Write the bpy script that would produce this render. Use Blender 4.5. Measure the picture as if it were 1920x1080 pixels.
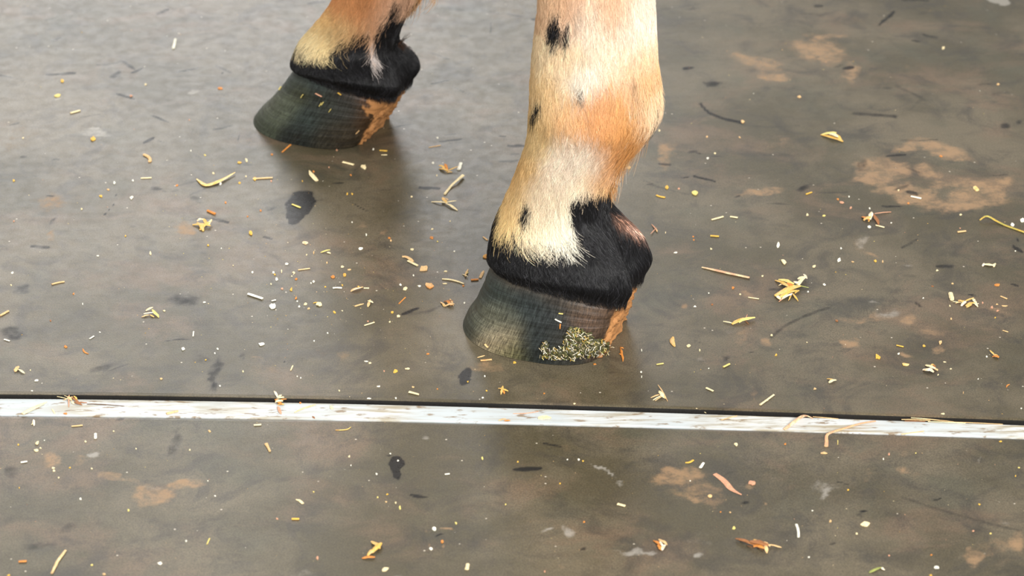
import bpy, math, random
import numpy as np
from mathutils import Vector
from mathutils.bvhtree import BVHTree

for _o in list(bpy.data.objects):
    bpy.data.objects.remove(_o)
rng = np.random.default_rng(11)
random.seed(5)
SC = bpy.context.scene
COL = SC.collection

# ------------------------------------------------------------------ camera
PITCH, DIST, FPX = math.radians(29.0), 2.5, 5280.0
CAM = np.array([0.0, -DIST * math.cos(PITCH), DIST * math.sin(PITCH)])
RT = np.array([1.0, 0, 0])
FW = np.array([0, math.cos(PITCH), -math.sin(PITCH)])
UP = np.array([0, math.sin(PITCH), math.cos(PITCH)])
cd = bpy.data.cameras.new('camera')
cam = bpy.data.objects.new('camera', cd)
COL.objects.link(cam)
cam.location = CAM
cam.rotation_euler = (math.pi / 2 - PITCH, 0, 0)
cd.sensor_width = 36.0
cd.lens = 99.0
cd.clip_start = 0.05
cd.dof.use_dof = True
cd.dof.focus_distance = 2.42
cd.dof.aperture_fstop = 9.0
SC.camera = cam

# ------------------------------------------------------------------ light
W = bpy.data.worlds.new('World')
SC.world = W
W.use_nodes = True
bg = W.node_tree.nodes['Background']
bg.inputs[0].default_value = (1.0, 0.985, 0.955, 1)
bg.inputs[1].default_value = 0.58


def area(name, loc, target, size, sizey, power, color):
    l = bpy.data.lights.new(name, 'AREA')
    l.shape = 'RECTANGLE'
    l.size, l.size_y, l.energy, l.color = size, sizey, power, color
    o = bpy.data.objects.new(name, l)
    COL.objects.link(o)
    o.location = loc
    o.rotation_euler = (Vector(target) - Vector(loc)).to_track_quat('-Z', 'Y').to_euler()
    return o


area('assumed_lamp', (1.6, -3.7, 2.8), (0.05, 0, 0.12), 3.0, 2.0, 425, (1.0, 0.98, 0.95))  # unseen lamp, assumed; set low and frontal to brighten the legs
area('assumed_lamp', (-1.3, 1.3, 3.6), (-.2, 0, 0), 2.4, 2.0, 70, (1.0, 0.97, 0.93))  # unseen overhead lamp at the back, assumed from the fall of straw shadows
area('added_sheen_light', (-1.2, 6.5, 2.6), (-0.15, 0.3, 0), 3.0, 2.1, 92, (0.98, 0.98, 0.98))  # light added behind to put a sheen on the mats; no doorway there

SC.view_settings.view_transform = 'Standard'
SC.view_settings.look = 'None'
SC.view_settings.gamma = 1.0
SC.view_settings.use_curve_mapping = False
SC.view_settings.exposure = 0.0


# ------------------------------------------------------------------ helpers
def ray(px, py):
    px, py = np.asarray(px, float), np.asarray(py, float)
    return FW * FPX + RT * (px - 960)[..., None] + UP * (540 - py)[..., None]


def ground(px, py, z=0.0):
    d = ray(px, py)
    t = (z - CAM[2]) / d[..., 2]
    return CAM + d * t[..., None]


def project(P):
    r = np.asarray(P) - CAM
    dp = r @ FW
    return 960 + FPX * (r @ RT) / dp, 540 - FPX * (r @ UP) / dp


def lin(c):
    c = np.asarray(c, float) / 255.0
    return np.where(c <= 0.04045, c / 12.92, ((c + 0.055) / 1.055) ** 2.4)


_tab = rng.random((256, 256))


def vnoise(x, y):
    x, y = np.asarray(x, float), np.asarray(y, float)
    xi, yi = np.floor(x).astype(int), np.floor(y).astype(int)
    fx, fy = x - xi, y - yi
    fx, fy = fx * fx * (3 - 2 * fx), fy * fy * (3 - 2 * fy)
    g = lambda a, b: _tab[a % 256, b % 256]
    return (g(xi, yi) * (1 - fx) + g(xi + 1, yi) * fx) * (1 - fy) + (g(xi, yi + 1) * (1 - fx) + g(xi + 1, yi + 1) * fx) * fy


def fbm(x, y, o=4):
    s, a, t = 0, 0.5, 0
    for k in range(o):
        s = s + a * vnoise(x * 2 ** k + 17 * k, y * 2 ** k + 31 * k)
        t += a
        a *= 0.5
    return s / t


def sstep(a, b, x):
    t = np.clip((x - a) / (b - a), 0, 1)
    return t * t * (3 - 2 * t)


def new_mesh(name, verts, faces, mat=None, smooth=True, cols=None, origin=None, parent=None):
    verts = np.asarray(verts, float)
    if origin is not None:
        verts = verts - np.asarray(origin)
    me = bpy.data.meshes.new(name)
    me.from_pydata(verts.tolist(), [], faces if isinstance(faces, list) else faces.tolist())
    if smooth:
        me.polygons.foreach_set('use_smooth', [True] * len(me.polygons))
    if cols is not None:
        for nm, c in cols.items():
            a = me.color_attributes.new(nm, 'FLOAT_COLOR', 'POINT')
            c = np.asarray(c, float)
            if c.shape[1] == 3:
                c = np.hstack([c, np.ones((len(c), 1))])
            a.data.foreach_set('color', c.astype(np.float32).ravel())
    me.update()
    if mat:
        me.materials.append(mat)
    o = bpy.data.objects.new(name, me)
    COL.objects.link(o)
    if origin is not None:
        o.location = origin
    if parent is not None:
        o.parent = parent
    return o


def tag(o, label=None, cat=None, group=None, kind=None):
    for k, v in (('label', label), ('category', cat), ('group', group), ('kind', kind)):
        if v:
            o[k] = v
    return o


def mat_new(name):
    m = bpy.data.materials.new(name)
    m.use_nodes = True
    nt = m.node_tree
    return m, nt, nt.nodes['Principled BSDF'], nt.nodes, nt.links


def N(nt, typ, **kw):
    n = nt.nodes.new(typ)
    for k, v in kw.items():
        setattr(n, k, v)
    return n


def noise(nt, vec, scale, detail=4, rough=0.55, dist=0.0):
    n = N(nt, 'ShaderNodeTexNoise')
    n.inputs['Scale'].default_value = scale
    n.inputs['Detail'].default_value = detail
    n.inputs['Roughness'].default_value = rough
    n.inputs['Distortion'].default_value = dist
    if vec is not None:
        nt.links.new(vec, n.inputs['Vector'])
    return n.outputs['Fac']


def mth(nt, op, a, b=None, c=None):
    n = N(nt, 'ShaderNodeMath', operation=op)
    for i, v in enumerate((a, b, c)):
        if v is None:
            continue
        if isinstance(v, (int, float)):
            n.inputs[i].default_value = v
        else:
            nt.links.new(v, n.inputs[i])
    return n.outputs[0]


def ramp(nt, v, a, b, lo=0.0, hi=1.0):
    n = N(nt, 'ShaderNodeMapRange', interpolation_type='SMOOTHSTEP')
    nt.links.new(v, n.inputs[0])
    n.inputs[1].default_value, n.inputs[2].default_value = a, b
    n.inputs[3].default_value, n.inputs[4].default_value = lo, hi
    return n.outputs[0]


def mix(nt, f, a, b, mode='MIX'):
    n = N(nt, 'ShaderNodeMix', data_type='RGBA', blend_type=mode)
    for s, v in ((0, f), (6, a), (7, b)):
        if isinstance(v, (int, float)):
            n.inputs[s].default_value = v
        elif isinstance(v, tuple):
            n.inputs[s].default_value = (*v, 1)
        else:
            nt.links.new(v, n.inputs[s])
    return n.outputs[2]


def mapping(nt, vec, scale):
    n = N(nt, 'ShaderNodeMapping')
    n.inputs['Scale'].default_value = scale
    nt.links.new(vec, n.inputs['Vector'])
    return n.outputs[0]


# ------------------------------------------------------------------ floor: slab, two rubber mats, white joint strip
ZF, ZS = -0.004, -0.0034          # top of the front mat, top of the white strip
m_slab, nt, bs, _, _ = mat_new('concrete')
co = N(nt, 'ShaderNodeTexCoord').outputs['Object']
nt.links.new(mix(nt, noise(nt, co, 9), (.03, .028, .026), (.06, .055, .05)), bs.inputs['Base Color'])
bs.inputs['Roughness'].default_value = .9
S = 7.0
v = [(x, y, z) for z in (-.12, -.016) for x, y in ((-S, -S), (S, -S), (S, S), (-S, S))]
f = [(4, 5, 6, 7), (3, 2, 1, 0), (0, 1, 5, 4), (1, 2, 6, 5), (2, 3, 7, 6), (3, 0, 4, 7)]
tag(new_mesh('floor', v, f, m_slab, False), kind='structure')

# rubber: worn brown grey, three masks (tan mud, dark wet or scuffed marks with broad darker areas, pale dust) carried by the mesh
m_mat, nt, bs, _, L = mat_new('rubber')
co = N(nt, 'ShaderNodeTexCoord').outputs['Object']
at = N(nt, 'ShaderNodeAttribute', attribute_name='stain')
sep = N(nt, 'ShaderNodeSeparateColor')
L.new(at.outputs['Color'], sep.inputs[0])
tanm, darkm, palem = sep.outputs[0], sep.outputs[1], sep.outputs[2]
n1, n2, n3 = noise(nt, co, 5, 6, .62), noise(nt, co, 75, 7, .72), noise(nt, co, 800, 3, .75)
strk = noise(nt, mapping(nt, co, (12, 36, 9)), 1.0, 6, .65, 1.2)
c = mix(nt, ramp(nt, n1, .40, .60), (.066, .055, .031), (.120, .099, .064))
c = mix(nt, ramp(nt, noise(nt, mapping(nt, co, (1, 1, 1)), 11, 5, .6), .5, .72, 0, .55), c, (.070, .070, .047))
c = mix(nt, ramp(nt, strk, .52, .74, 0, .30), c, (.032, .027, .022))
c = mix(nt, ramp(nt, noise(nt, mapping(nt, co, (1, 1.4, 1)), 7.5, 7, .66, .5), .50, .66, 0, .55), c, (.150, .098, .062))
c = mix(nt, ramp(nt, noise(nt, co, 21, 7, .68, .8), .47, .68, 0, .62), c, (.036, .032, .026))
c = mix(nt, ramp(nt, noise(nt, mapping(nt, co, (1, 1.6, 1)), 9.3, 6, .7, .4), .56, .70, 0, .5), c, (.030, .030, .026))
c = mix(nt, ramp(nt, n2, .58, .82, 0, .35), c, (.18, .14, .10))
grain = ramp(nt, n3, .3, .7, .66, 1.36)
g1 = N(nt, 'ShaderNodeMix', data_type='RGBA', blend_type='MULTIPLY')
g1.inputs[0].default_value = 1
L.new(c, g1.inputs[6])
L.new(grain, g1.inputs[7])
c = g1.outputs[2]
wob = mth(nt, 'MULTIPLY', mth(nt, 'SUBTRACT', n2, .5), 2.6)
wob3 = mth(nt, 'MULTIPLY', mth(nt, 'SUBTRACT', n3, .5), .35)
wobs = mth(nt, 'ADD', wob, wob3)
ft = ramp(nt, mth(nt, 'ADD', tanm, mth(nt, 'MULTIPLY', wobs, tanm)), .28, .80, 0, .78)
ft = mth(nt, 'MULTIPLY', ft, ramp(nt, noise(nt, co, 55, 6, .7), .38, .58, .35, 1.0))
c = mix(nt, ft, c, (.32, .20, .105))
fp = ramp(nt, mth(nt, 'ADD', palem, mth(nt, 'MULTIPLY', wobs, palem)), .25, .8, 0, .7)
c = mix(nt, fp, c, (.32, .30, .26))
fd = ramp(nt, mth(nt, 'ADD', darkm, mth(nt, 'MULTIPLY', wobs, mth(nt, 'MULTIPLY', darkm, .5))), .22, .8, 0, .92)
c = mix(nt, fd, c, (.014, .014, .015))
vo = N(nt, 'ShaderNodeTexVoronoi')
vo.inputs['Scale'].default_value = 150
L.new(co, vo.inputs['Vector'])
wn = N(nt, 'ShaderNodeSeparateColor')
L.new(vo.outputs['Color'], wn.inputs[0])
dot = mth(nt, 'MULTIPLY', ramp(nt, vo.outputs['Distance'], .16, .08), ramp(nt, wn.outputs[0], .965, .975))
c = mix(nt, dot, c, (.5, .45, .36))
L.new(c, bs.inputs['Base Color'])
r = mth(nt, 'ADD', ramp(nt, n2, .3, .7, .28, .39), mth(nt, 'MULTIPLY', ft, .22))
L.new(mth(nt, 'SUBTRACT', r, mth(nt, 'MULTIPLY', fd, .06)), bs.inputs['Roughness'])
L.new(ramp(nt, fd, 0, 1, .45, .13), bs.inputs['Specular IOR Level'])
wx = N(nt, 'ShaderNodeTexWave', bands_direction='X')
wy = N(nt, 'ShaderNodeTexWave', bands_direction='Y')
for w_ in (wx, wy):
    w_.inputs['Scale'].default_value = 260
    L.new(co, w_.inputs['Vector'])
h = mth(nt, 'ADD', mth(nt, 'MULTIPLY', mth(nt, 'ADD', wx.outputs['Fac'], wy.outputs['Fac']), .10), mth(nt, 'ADD', mth(nt, 'MULTIPLY', n2, 1.3), n3))
bp = N(nt, 'ShaderNodeBump')
bp.inputs['Strength'].default_value = .08
bp.inputs['Distance'].default_value = .0016
L.new(h, bp.inputs['Height'])
L.new(bp.outputs[0], bs.inputs['Normal'])

# stains and some broad darker areas, in photograph pixels: x, y, rx, ry, rot deg, strength, softness
TAN = [(1537, 97, 55, 24, 10, .85), (1594, 139, 20, 28, 20, .6), (1417, 116, 58, 16, 10, .7), (1444, 143, 30, 8, 5, .8),
       (1552, 68, 40, 6, 0, .7), (1702, 277, 26, 11, -5, .9), (1774, 283, 55, 13, 18, .95), (1661, 317, 55, 18, 8, .9),
       (1640, 334, 40, 16, 0, .9), (1738, 318, 26, 14, 20, .8), (1712, 368, 50, 22, 10, .85), (1800, 378, 85, 17, -4, .95),
       (1845, 348, 60, 15, -8, .8), (1780, 345, 60, 12, -8, .6), (1668, 358, 26, 9, 8, .85), (1868, 362, 22, 16, 0, .8),
       (1246, 284, 20, 14, -5, .85), (1242, 305, 14, 12, 0, .7), (1428, 358, 48, 9, -6, .75), (1470, 300, 10, 60, 0, .3),
       (1300, 330, 14, 36, 0, .3), (1450, 272, 30, 14, 0, .35), (96, 378, 36, 18, -10, .6), (98, 438, 15, 9, 0, .6),
       (348, 426, 21, 13, 0, .85), (25, 262, 60, 40, 0, .35), (290, 920, 42, 24, 0, .75), (203, 884, 26, 9, 15, .85),
       (345, 900, 32, 9, -5, .8), (240, 894, 35, 7, 5, .6), (95, 855, 18, 12, -20, .8), (152, 855, 18, 12, -20, .5),
       (1275, 884, 58, 17, -6, .75), (1308, 912, 55, 26, 5, .6), (1340, 930, 16, 32, 10, .5), (1302, 928, 20, 8, 5, .8), (1058, 832, 40, 9, 10, .4),
       (910, 688, 42, 11, 0, .6), (1826, 1036, 15, 22, -10, .75), (1908, 1012, 22, 20, 0, .8), (1870, 1020, 40, 26, 0, .45),
       (1705, 875, 34, 12, 25, .5), (1690, 842, 26, 8, -10, .35), (1624, 890, 7, 34, 0, .4), (1640, 598, 80, 10, -3, .5), (1700, 600, 16, 12, 0, .8), (1748, 622, 24, 6, 0, .6),
       (1592, 642, 20, 10, 20, .7), (1705, 664, 20, 5, 15, .8), (1758, 655, 20, 7, -10, .6), (1870, 585, 36, 9, 10, .5), (1740, 610, 60, 30, 0, .35),
       (1388, 632, 24, 12, -40, .55), (1436, 641, 10, 7, 30, .9), (1400, 556, 22, 8, 35, .7), (1285, 573, 9, 6, 0, .6), (1412, 738, 8, 36, 0, .4),
       (1620, 460, 22, 24, 25, .4), (1632, 474, 18, 5, 35, .6), (720, 437, 14, 5, 0, .7), (680, 422, 20, 8, -8, .5), (640, 665, 20, 8, 0, .5), (480, 672, 12, 4, 10, .5),
       (600, 670, 60, 26, 0, .3), (500, 700, 60, 26, 0, .35), (850, 645, 30, 14, 0, .25), (1470, 270, 26, 12, 0, .4), (1575, 366, 22, 9, 10, .4),
       (1300, 45, 60, 20, 0, .15), (700, 1000, 30, 8, 0, .2), (1075, 988, 14, 4, -15, .5), (1032, 985, 8, 16, 0, .25), (940, 520, 30, 8, 0, .3), (838, 984, 12, 3, -3, .9), (800, 987, 6, 3, 0, .6), (805, 1014, 5, 4, 0, .6), (829, 1016, 4, 4, 0, .7),
       (1405, 906, 7, 5, 0, .8), (1432, 936, 8, 4, 40, .7), (1548, 30, 40, 5, 0, .3), (460, 55, 14, 10, 0, .4), (1770, 130, 40, 8, 10, .2), (1700, 125, 10, 6, 0, .4), (1050, 1050, 18, 6, 20, .4), (1690, 700, 60, 24, 0, .2), (590, 470, 40, 20, 0, .15)]
DARK = [(563, 384, 26, 22, -20, 1.3), (556, 405, 15, 16, 10, 1.3), (576, 372, 14, 9, 20, 1.1), (874, 706, 13, 19, 10, 1.2), (747, 860, 15, 14, 0, 1.3), (744, 879, 9, 14, 10, 1.2),
        (404, 700, 11, 40, 4, .75), (376, 668, 18, 14, 30, .5), (455, 670, 10, 13, 0, .65), (220, 139, 15, 11, -20, .75), (22, 626, 32, 13, 8, .7),
        (345, 563, 40, 15, -6, .7), (95, 412, 14, 6, -45, .7), (1336, 157, 20, 5, -6, .8), (327, 820, 11, 34, 3, .6), (322, 838, 8, 12, 35, .7), (370, 372, 20, 10, 20, .6),
        (1510, 352, 18, 10, 0, .7), (1620, 310, 12, 10, 0, .6), (1305, 287, 24, 4, 3, .7), (40, 545, 14, 10, -40, .6), (150, 558, 14, 8, 0, .3), (15, 880, 24, 14, 0, .6),
        (70, 1018, 30, 12, 0, .55), (130, 985, 24, 8, -25, .55), (90, 1015, 18, 6, 0, .6), (1360, 672, 14, 7, 5, .7), (1345, 60, 20, 4, -15, .3), (1300, 14, 22, 4, -12, .6), (1530, 28, 44, 5, 0, .5),
        (1730, 26, 26, 4, 8, .5), (1440, 40, 12, 5, 0, .3), (1568, 123, 16, 4, -5, .6), (1460, 124, 14, 4, -8, .4), (1505, 172, 20, 8, 0, .3), (1885, 235, 9, 6, 0, .8), (1912, 228, 8, 6, 0, .8),
        (740, 370, 22, 14, 30, .35), (180, 458, 12, 7, 10, .5), (350, 480, 30, 8, 0, .35), (380, 470, 14, 5, 10, .5), (860, 495, 18, 12, 20, .35), (1335, 558, 14, 6, 10, .3), (1535, 556, 12, 6, -10, .5),
        (1310, 510, 20, 20, 0, .25), (1370, 880, 24, 4, 3, .5), (1395, 935, 10, 3, 0, .8), (1620, 952, 8, 3, -10, 1.0), (1660, 926, 22, 14, 0, .4), (1560, 960, 14, 26, 0, .25), (1840, 990, 30, 20, 20, .45),
        (1270, 940, 50, 12, 0, .35), (1240, 820, 30, 14, 0, .25), (1110, 890, 60, 26, 10, .3), (930, 820, 60, 14, 0, .25), (660, 950, 60, 12, 0, .25), (880, 560, 24, 30, -30, .2), (560, 600, 34, 12, 15, .4), (540, 612, 28, 5, -12, .45),
        (700, 625, 16, 8, -10, .35), (700, 660, 60, 14, 0, .3), (190, 690, 30, 7, -20, .6), (150, 705, 14, 3, 0, .5), (215, 677, 14, 4, -15, .4), (1505, 815, 40, 6, 0, .4), (1375, 500, 20, 6, 0, .2), (930, 455, 18, 8, 0, .3), (1270, 370, 10, 3, 20, .3),
        (300, 355, 22, 4, 0, .7), (335, 358, 20, 4, 4, .5), (255, 427, 12, 3, 5, .5), (70, 330, 20, 3, 20, .5), (1920, 590, 30, 20, 0, .3), (1890, 640, 20, 8, 20, .3), (1620, 245, 40, 14, 0, .3), (1830, 60, 80, 30, 0, .25), (1850, 170, 90, 50, 0, .3), (1700, 200, 80, 30, 10, .25)]  # last entries: broad, faint darkening at the upper right
PALE = [(1868, 4, 26, 7, 8, 1.3), (108, 182, 9, 4, -30, .7), (178, 248, 34, 5, 5, .6), (74, 210, 10, 4, 0, .4), (360, 172, 14, 3, -12, .6), (176, 848, 12, 6, -15, .9), (1345, 270, 20, 6, 0, .3),
        (1665, 588, 26, 12, -15, .6), (1638, 570, 20, 5, 15, .5), (1545, 905, 30, 12, 0, .5), (1548, 915, 14, 9, -30, .8), (1135, 875, 28, 4, 32, .8), (1165, 898, 14, 6, 20, .6), (1190, 1027, 20, 5, 0, .7), (1215, 1030, 18, 5, 0, .7), (1165, 1025, 20, 3, 5, .5),
        (1066, 985, 14, 9, 20, .7), (1025, 988, 16, 4, -20, .8), (1310, 1032, 8, 5, 0, 1.0), (1370, 620, 16, 12, 0, .4), (1313, 672, 8, 6, 0, .5), (1325, 680, 6, 8, 0, .4), (1450, 880, 24, 16, 0, .3), (1320, 1000, 60, 20, 0, .3), (797, 813, 8, 5, 0, .6), (220, 906, 12, 6, 0, .3), (290, 905, 22, 8, 0, .4),
        (1840, 855, 5, 12, 15, .5), (1800, 872, 24, 4, -12, .3), (1890, 970, 14, 8, 10, .4), (1570, 350, 8, 20, 0, .2), (880, 100, 60, 30, 0, .2), (560, 1072, 60, 8, -10, .4), (740, 1076, 40, 5, -5, .4), (1620, 455, 14, 14, 20, .5), (1700, 495, 20, 4, 10, .4)]
DLINES = [([(1312, 195), (1330, 212), (1360, 224), (1392, 231)], 4, .8), ([(1390, 234), (1440, 239), (1500, 236)], 3, .45), ([(1690, 924), (1740, 941), (1800, 958), (1860, 975), (1915, 988)], 5, .5), ([(1445, 632), (1470, 612), (1510, 592), (1555, 576)], 5, .55), ([(218, 365), (217, 378), (208, 390), (196, 402)], 2, .8),
          ([(355, 365), (375, 357), (392, 350)], 3, .5), ([(445, 265), (452, 250)], 3, .6), ([(765, 591), (800, 585), (828, 573)], 5, .5), ([(830, 573), (850, 552), (866, 532)], 3, .3), ([(1205, 337), (1240, 352), (1290, 365), (1300, 362)], 3, .5), ([(1210, 480), (1250, 495)], 3, .2), ([(1365, 365), (1400, 362), (1440, 358)], 2, .2), ([(1530, 362), (1590, 360)], 3, .5), ([(1400, 285), (1440, 290), (1490, 292)], 5, .4), ([(1600, 213), (1640, 215), (1680, 219)], 5, .6),
          ([(1680, 160), (1705, 172), (1735, 188)], 5, .5), ([(180, 122), (200, 121), (235, 115)], 4, .5), ([(315, 145), (360, 141), (405, 143)], 5, .4), ([(455, 45), (480, 54), (520, 56)], 4, .4), ([(840, 15), (900, 20), (935, 25)], 6, .45), ([(1225, 22), (1260, 15), (1310, 8)], 5, .4), ([(1220, 65), (1280, 60)], 5, .4), ([(940, 215), (1000, 220)], 6, .3), ([(470, 485), (500, 470)], 3, .4), ([(760, 448), (800, 450), (835, 463)], 3, .35), ([(1670, 485), (1720, 482), (1720, 488)], 4, .3)]


def stain_masks(X, Y):
    px, py = project(np.stack([X, Y, np.zeros_like(X)], -1))
    out = np.zeros((3,) + X.shape)
    vis = (px > -200) & (px < 2120) & (py > -120) & (py < 1200)
    pv, qv = px[vis], py[vis]
    wx_ = (fbm(pv / 26, qv / 15) - .5) * 34
    wy_ = (fbm(pv / 26 + 91, qv / 15 + 40) - .5) * 20
    for k, lst in enumerate((TAN, DARK, PALE)):
        acc = np.zeros_like(pv)
        for (x, y, rx, ry, rot, s) in lst:
            kk = .35 if max(rx, ry) < 12 else (.6 if k == 1 and s > 1 else 1.0)
            dx, dy = pv + wx_ * kk - x, qv + wy_ * kk - y
            a = math.radians(rot)
            u = (dx * math.cos(a) + dy * math.sin(a)) / rx
            w = (-dx * math.sin(a) + dy * math.cos(a)) / ry
            d = u * u + w * w
            e = .35 if s > 1 else .75
            acc = np.maximum(acc, s * (.9 if k == 1 and s < 1 else 1) * sstep(1 + e, 1 - e, np.sqrt(d)))
        out[k][vis] = acc
    acc = out[1][vis]

    def stroke(pts, wd, s, soft=1.0):
        nonlocal acc
        best = np.full_like(pv, 1e9)
        for (a, b) in zip(pts[:-1], pts[1:]):
            ax, ay = a
            bx, by = b
            vx, vy = bx - ax, by - ay
            t = np.clip(((pv - ax) * vx + (qv - ay) * vy) / (vx * vx + vy * vy), 0, 1)
            best = np.minimum(best, np.hypot(pv + wx_ * .12 - ax - t * vx, qv + wy_ * .12 - ay - t * vy))
        acc = np.maximum(acc, s * sstep(wd * 1.5, wd * .2, best))
    for pts, wd, s in DLINES:
        stroke(pts, wd, s)
    r2 = np.random.default_rng(3)
    for i in range(170):       # short hoof skid marks, mostly on the rear mat
        x, y = r2.uniform(-20, 1940), r2.uniform(-40, 1060) if i % 3 == 0 else r2.uniform(-40, 480)
        l, a = r2.uniform(12, 55), r2.normal(0, .45)
        x2, y2 = x + l * math.cos(a), y + l * math.sin(a) * .6
        sel = (np.abs(pv - x) < 110) & (np.abs(qv - y) < 60)
        if sel.any():
            P_, Q_ = pv[sel] + wx_[sel] * .25, qv[sel] + wy_[sel] * .25
            vx, vy = x2 - x, y2 - y
            t = np.clip(((P_ - x) * vx + (Q_ - y) * vy) / (vx * vx + vy * vy), 0, 1)
            d = np.hypot(P_ - x - t * vx, Q_ - y - t * vy)
            wd = r2.uniform(1.5, 5) * (1 - .6 * np.abs(t - .5))
            acc[sel] = np.maximum(acc[sel], r2.uniform(.35, .85) * sstep(wd * 1.7, wd * .2, d))
    out[1][vis] = acc
    return np.stack([out[0].ravel(), out[1].ravel(), out[2].ravel()], -1)


EX = np.array([-400, 0, 320, 640, 960, 1280, 1600, 1920, 2320], float)
E_BACK = np.array([736, 741, 743, 746, 753, 766, 778, 788, 800], float)     # front edge of the rear mat
E_TOP = np.array([746, 750, 751, 755, 762, 775, 787, 798, 810], float)      # far edge of the white strip
E_BOT = np.array([775, 779, 782, 786, 791, 802, 811, 822, 834], float)      # near edge of the white strip


def edge_fn(ys, z):
    g = ground(EX, ys, z)
    # smooth quadratic through the seam, straight beyond the frame
    p = np.polyfit(g[:, 0], g[:, 1], 3)
    lo, hi = g[0, 0], g[-1, 0]

    def fn(x):
        x = np.asarray(x, float)
        xc = np.clip(x, lo, hi)
        return np.polyval(p, xc) + np.polyval(np.polyder(p), xc) * (x - xc)
    return fn


e_back, e_top, e_bot = edge_fn(E_BACK, 0.0), edge_fn(E_TOP, ZS), edge_fn(E_BOT, ZS)
xs_f = np.arange(-.66, .661, .0027)
xs = np.concatenate([-np.geomspace(.7, 5.5, 14)[::-1], xs_f, np.geomspace(.7, 5.5, 14)])


def mat_mesh(name, edge, sgn, ztop, fine):
    rs = np.concatenate([[0.0, .0012], np.arange(.004, fine, .0027), np.geomspace(fine + .03, 5.0, 16)])
    X, R = np.meshgrid(xs, rs)
    Y = edge(X) + sgn * R
    Z = np.full_like(X, ztop)
    Z[0] -= .0008
    # gently uneven rubber
    far = (R > .01)
    Z += far * (fbm(X * 4 + 9, Y * 4, 2) - .5) * .0005 * np.clip(R / .05, 0, 1)
    st = stain_masks(X, Y)
    nr, nc = X.shape
    V = np.stack([X, Y, Z], -1).reshape(-1, 3)
    sk = np.vstack([np.stack([xs, edge(xs), np.full_like(xs, ztop - .0009)], -1), np.stack([xs, edge(xs), np.full_like(xs, -.0159)], -1)])
    V = np.vstack([V, sk])
    st = np.vstack([st, np.zeros((2 * nc, 3))])
    st[-2 * nc:, 1] = 2.0
    i = np.arange(nr * nc).reshape(nr, nc)
    q = np.stack([i[:-1, :-1], i[:-1, 1:], i[1:, 1:], i[1:, :-1]], -1).reshape(-1, 4)
    s = np.arange(nr * nc, nr * nc + nc)
    q2 = np.stack([s[:-1] + nc, s[1:] + nc, s[1:], s[:-1]], -1)
    q = np.vstack([q, q2])
    if sgn < 0:
        q = q[:, ::-1]
    return new_mesh(name, V, q, m_mat, True, {'stain': st})


o = mat_mesh('rubber_mat', e_back, 1, 0.0, 1.16)
tag(o, 'worn brown-grey rubber floor mat behind the white strip, under both hooves', 'mat')
o = mat_mesh('rubber_mat', lambda x: e_bot(x) - .0004, -1, ZF, .43)
tag(o, 'worn brown-grey rubber floor mat in front of the white strip, without hooves', 'mat')

m_strip, nt, bs, _, L = mat_new('white_strip_paint')
co = N(nt, 'ShaderNodeTexCoord').outputs['Object']
n1 = noise(nt, mapping(nt, co, (14, 160, 14)), 1.0, 6, .65, .4)
n2 = noise(nt, mapping(nt, co, (60, 200, 60)), 1.0, 4, .6)
n3 = noise(nt, co, 6, 3)
c = mix(nt, ramp(nt, n3, .4, .65), (.50, .55, .57), (.66, .665, .645))
c = mix(nt, mth(nt, 'MULTIPLY', ramp(nt, n1, .44, .62), ramp(nt, n3, .38, .6, .25, .9)), c, (.30, .24, .13))
c = mix(nt, ramp(nt, n2, .57, .66, 0, .85), c, (.22, .15, .08))
L.new(c, bs.inputs['Base Color'])
bs.inputs['Roughness'].default_value = .5
x2 = np.concatenate([np.linspace(-5.5, -.7, 12), np.linspace(-.66, .66, 160), np.linspace(.7, 5.5, 12)])
rows = []
for fy, dz in ((lambda x: e_top(x), -.0138), (lambda x: e_top(x), -.0005), (lambda x: e_top(x) - .0008, 0), (lambda x: e_bot(x) + .0012, 0), (lambda x: e_bot(x) + .0002, -.0006), (lambda x: e_bot(x) + .0002, -.0138)):
    rows.append(np.stack([x2, fy(x2), np.full_like(x2, ZS + dz)], -1))
V = np.stack(rows)
nr, nc = V.shape[:2]
i = np.arange(nr * nc).reshape(nr, nc)
q = np.stack([i[:-1, 1:], i[:-1, :-1], i[1:, :-1], i[1:, 1:]], -1).reshape(-1, 4)
q = q[:, ::-1]
tag(new_mesh('joint_strip', V.reshape(-1, 3), q, m_strip, False), 'long white joint strip running across the floor between the two rubber mats', 'strip')
# ------------------------------------------------------------------ horse
m_coat, nt, bs, _, L = mat_new('horse_coat')
at = N(nt, 'ShaderNodeAttribute', attribute_name='Col')
co = N(nt, 'ShaderNodeTexCoord').outputs['Object']
fn = noise(nt, mapping(nt, co, (900, 900, 60)), 1.0, 3, .6)
g = N(nt, 'ShaderNodeMix', data_type='RGBA', blend_type='MULTIPLY')
g.inputs[0].default_value = 1
L.new(at.outputs['Color'], g.inputs[6])
L.new(ramp(nt, fn, .3, .7, .72, 1.08), g.inputs[7])
L.new(g.outputs[2], bs.inputs['Base Color'])
bs.inputs['Roughness'].default_value = .6
bs.inputs['Specular IOR Level'].default_value = .25
bp = N(nt, 'ShaderNodeBump')
bp.inputs['Strength'].default_value = .4
bp.inputs['Distance'].default_value = .001
L.new(fn, bp.inputs['Height'])
L.new(bp.outputs[0], bs.inputs['Normal'])

m_hair, nt, bs, _, L = mat_new('horse_hair')
at = N(nt, 'ShaderNodeAttribute', attribute_name='Col')
L.new(at.outputs['Color'], bs.inputs['Base Color'])
bs.inputs['Roughness'].default_value = .34
bs.inputs['Specular IOR Level'].default_value = .38

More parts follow.
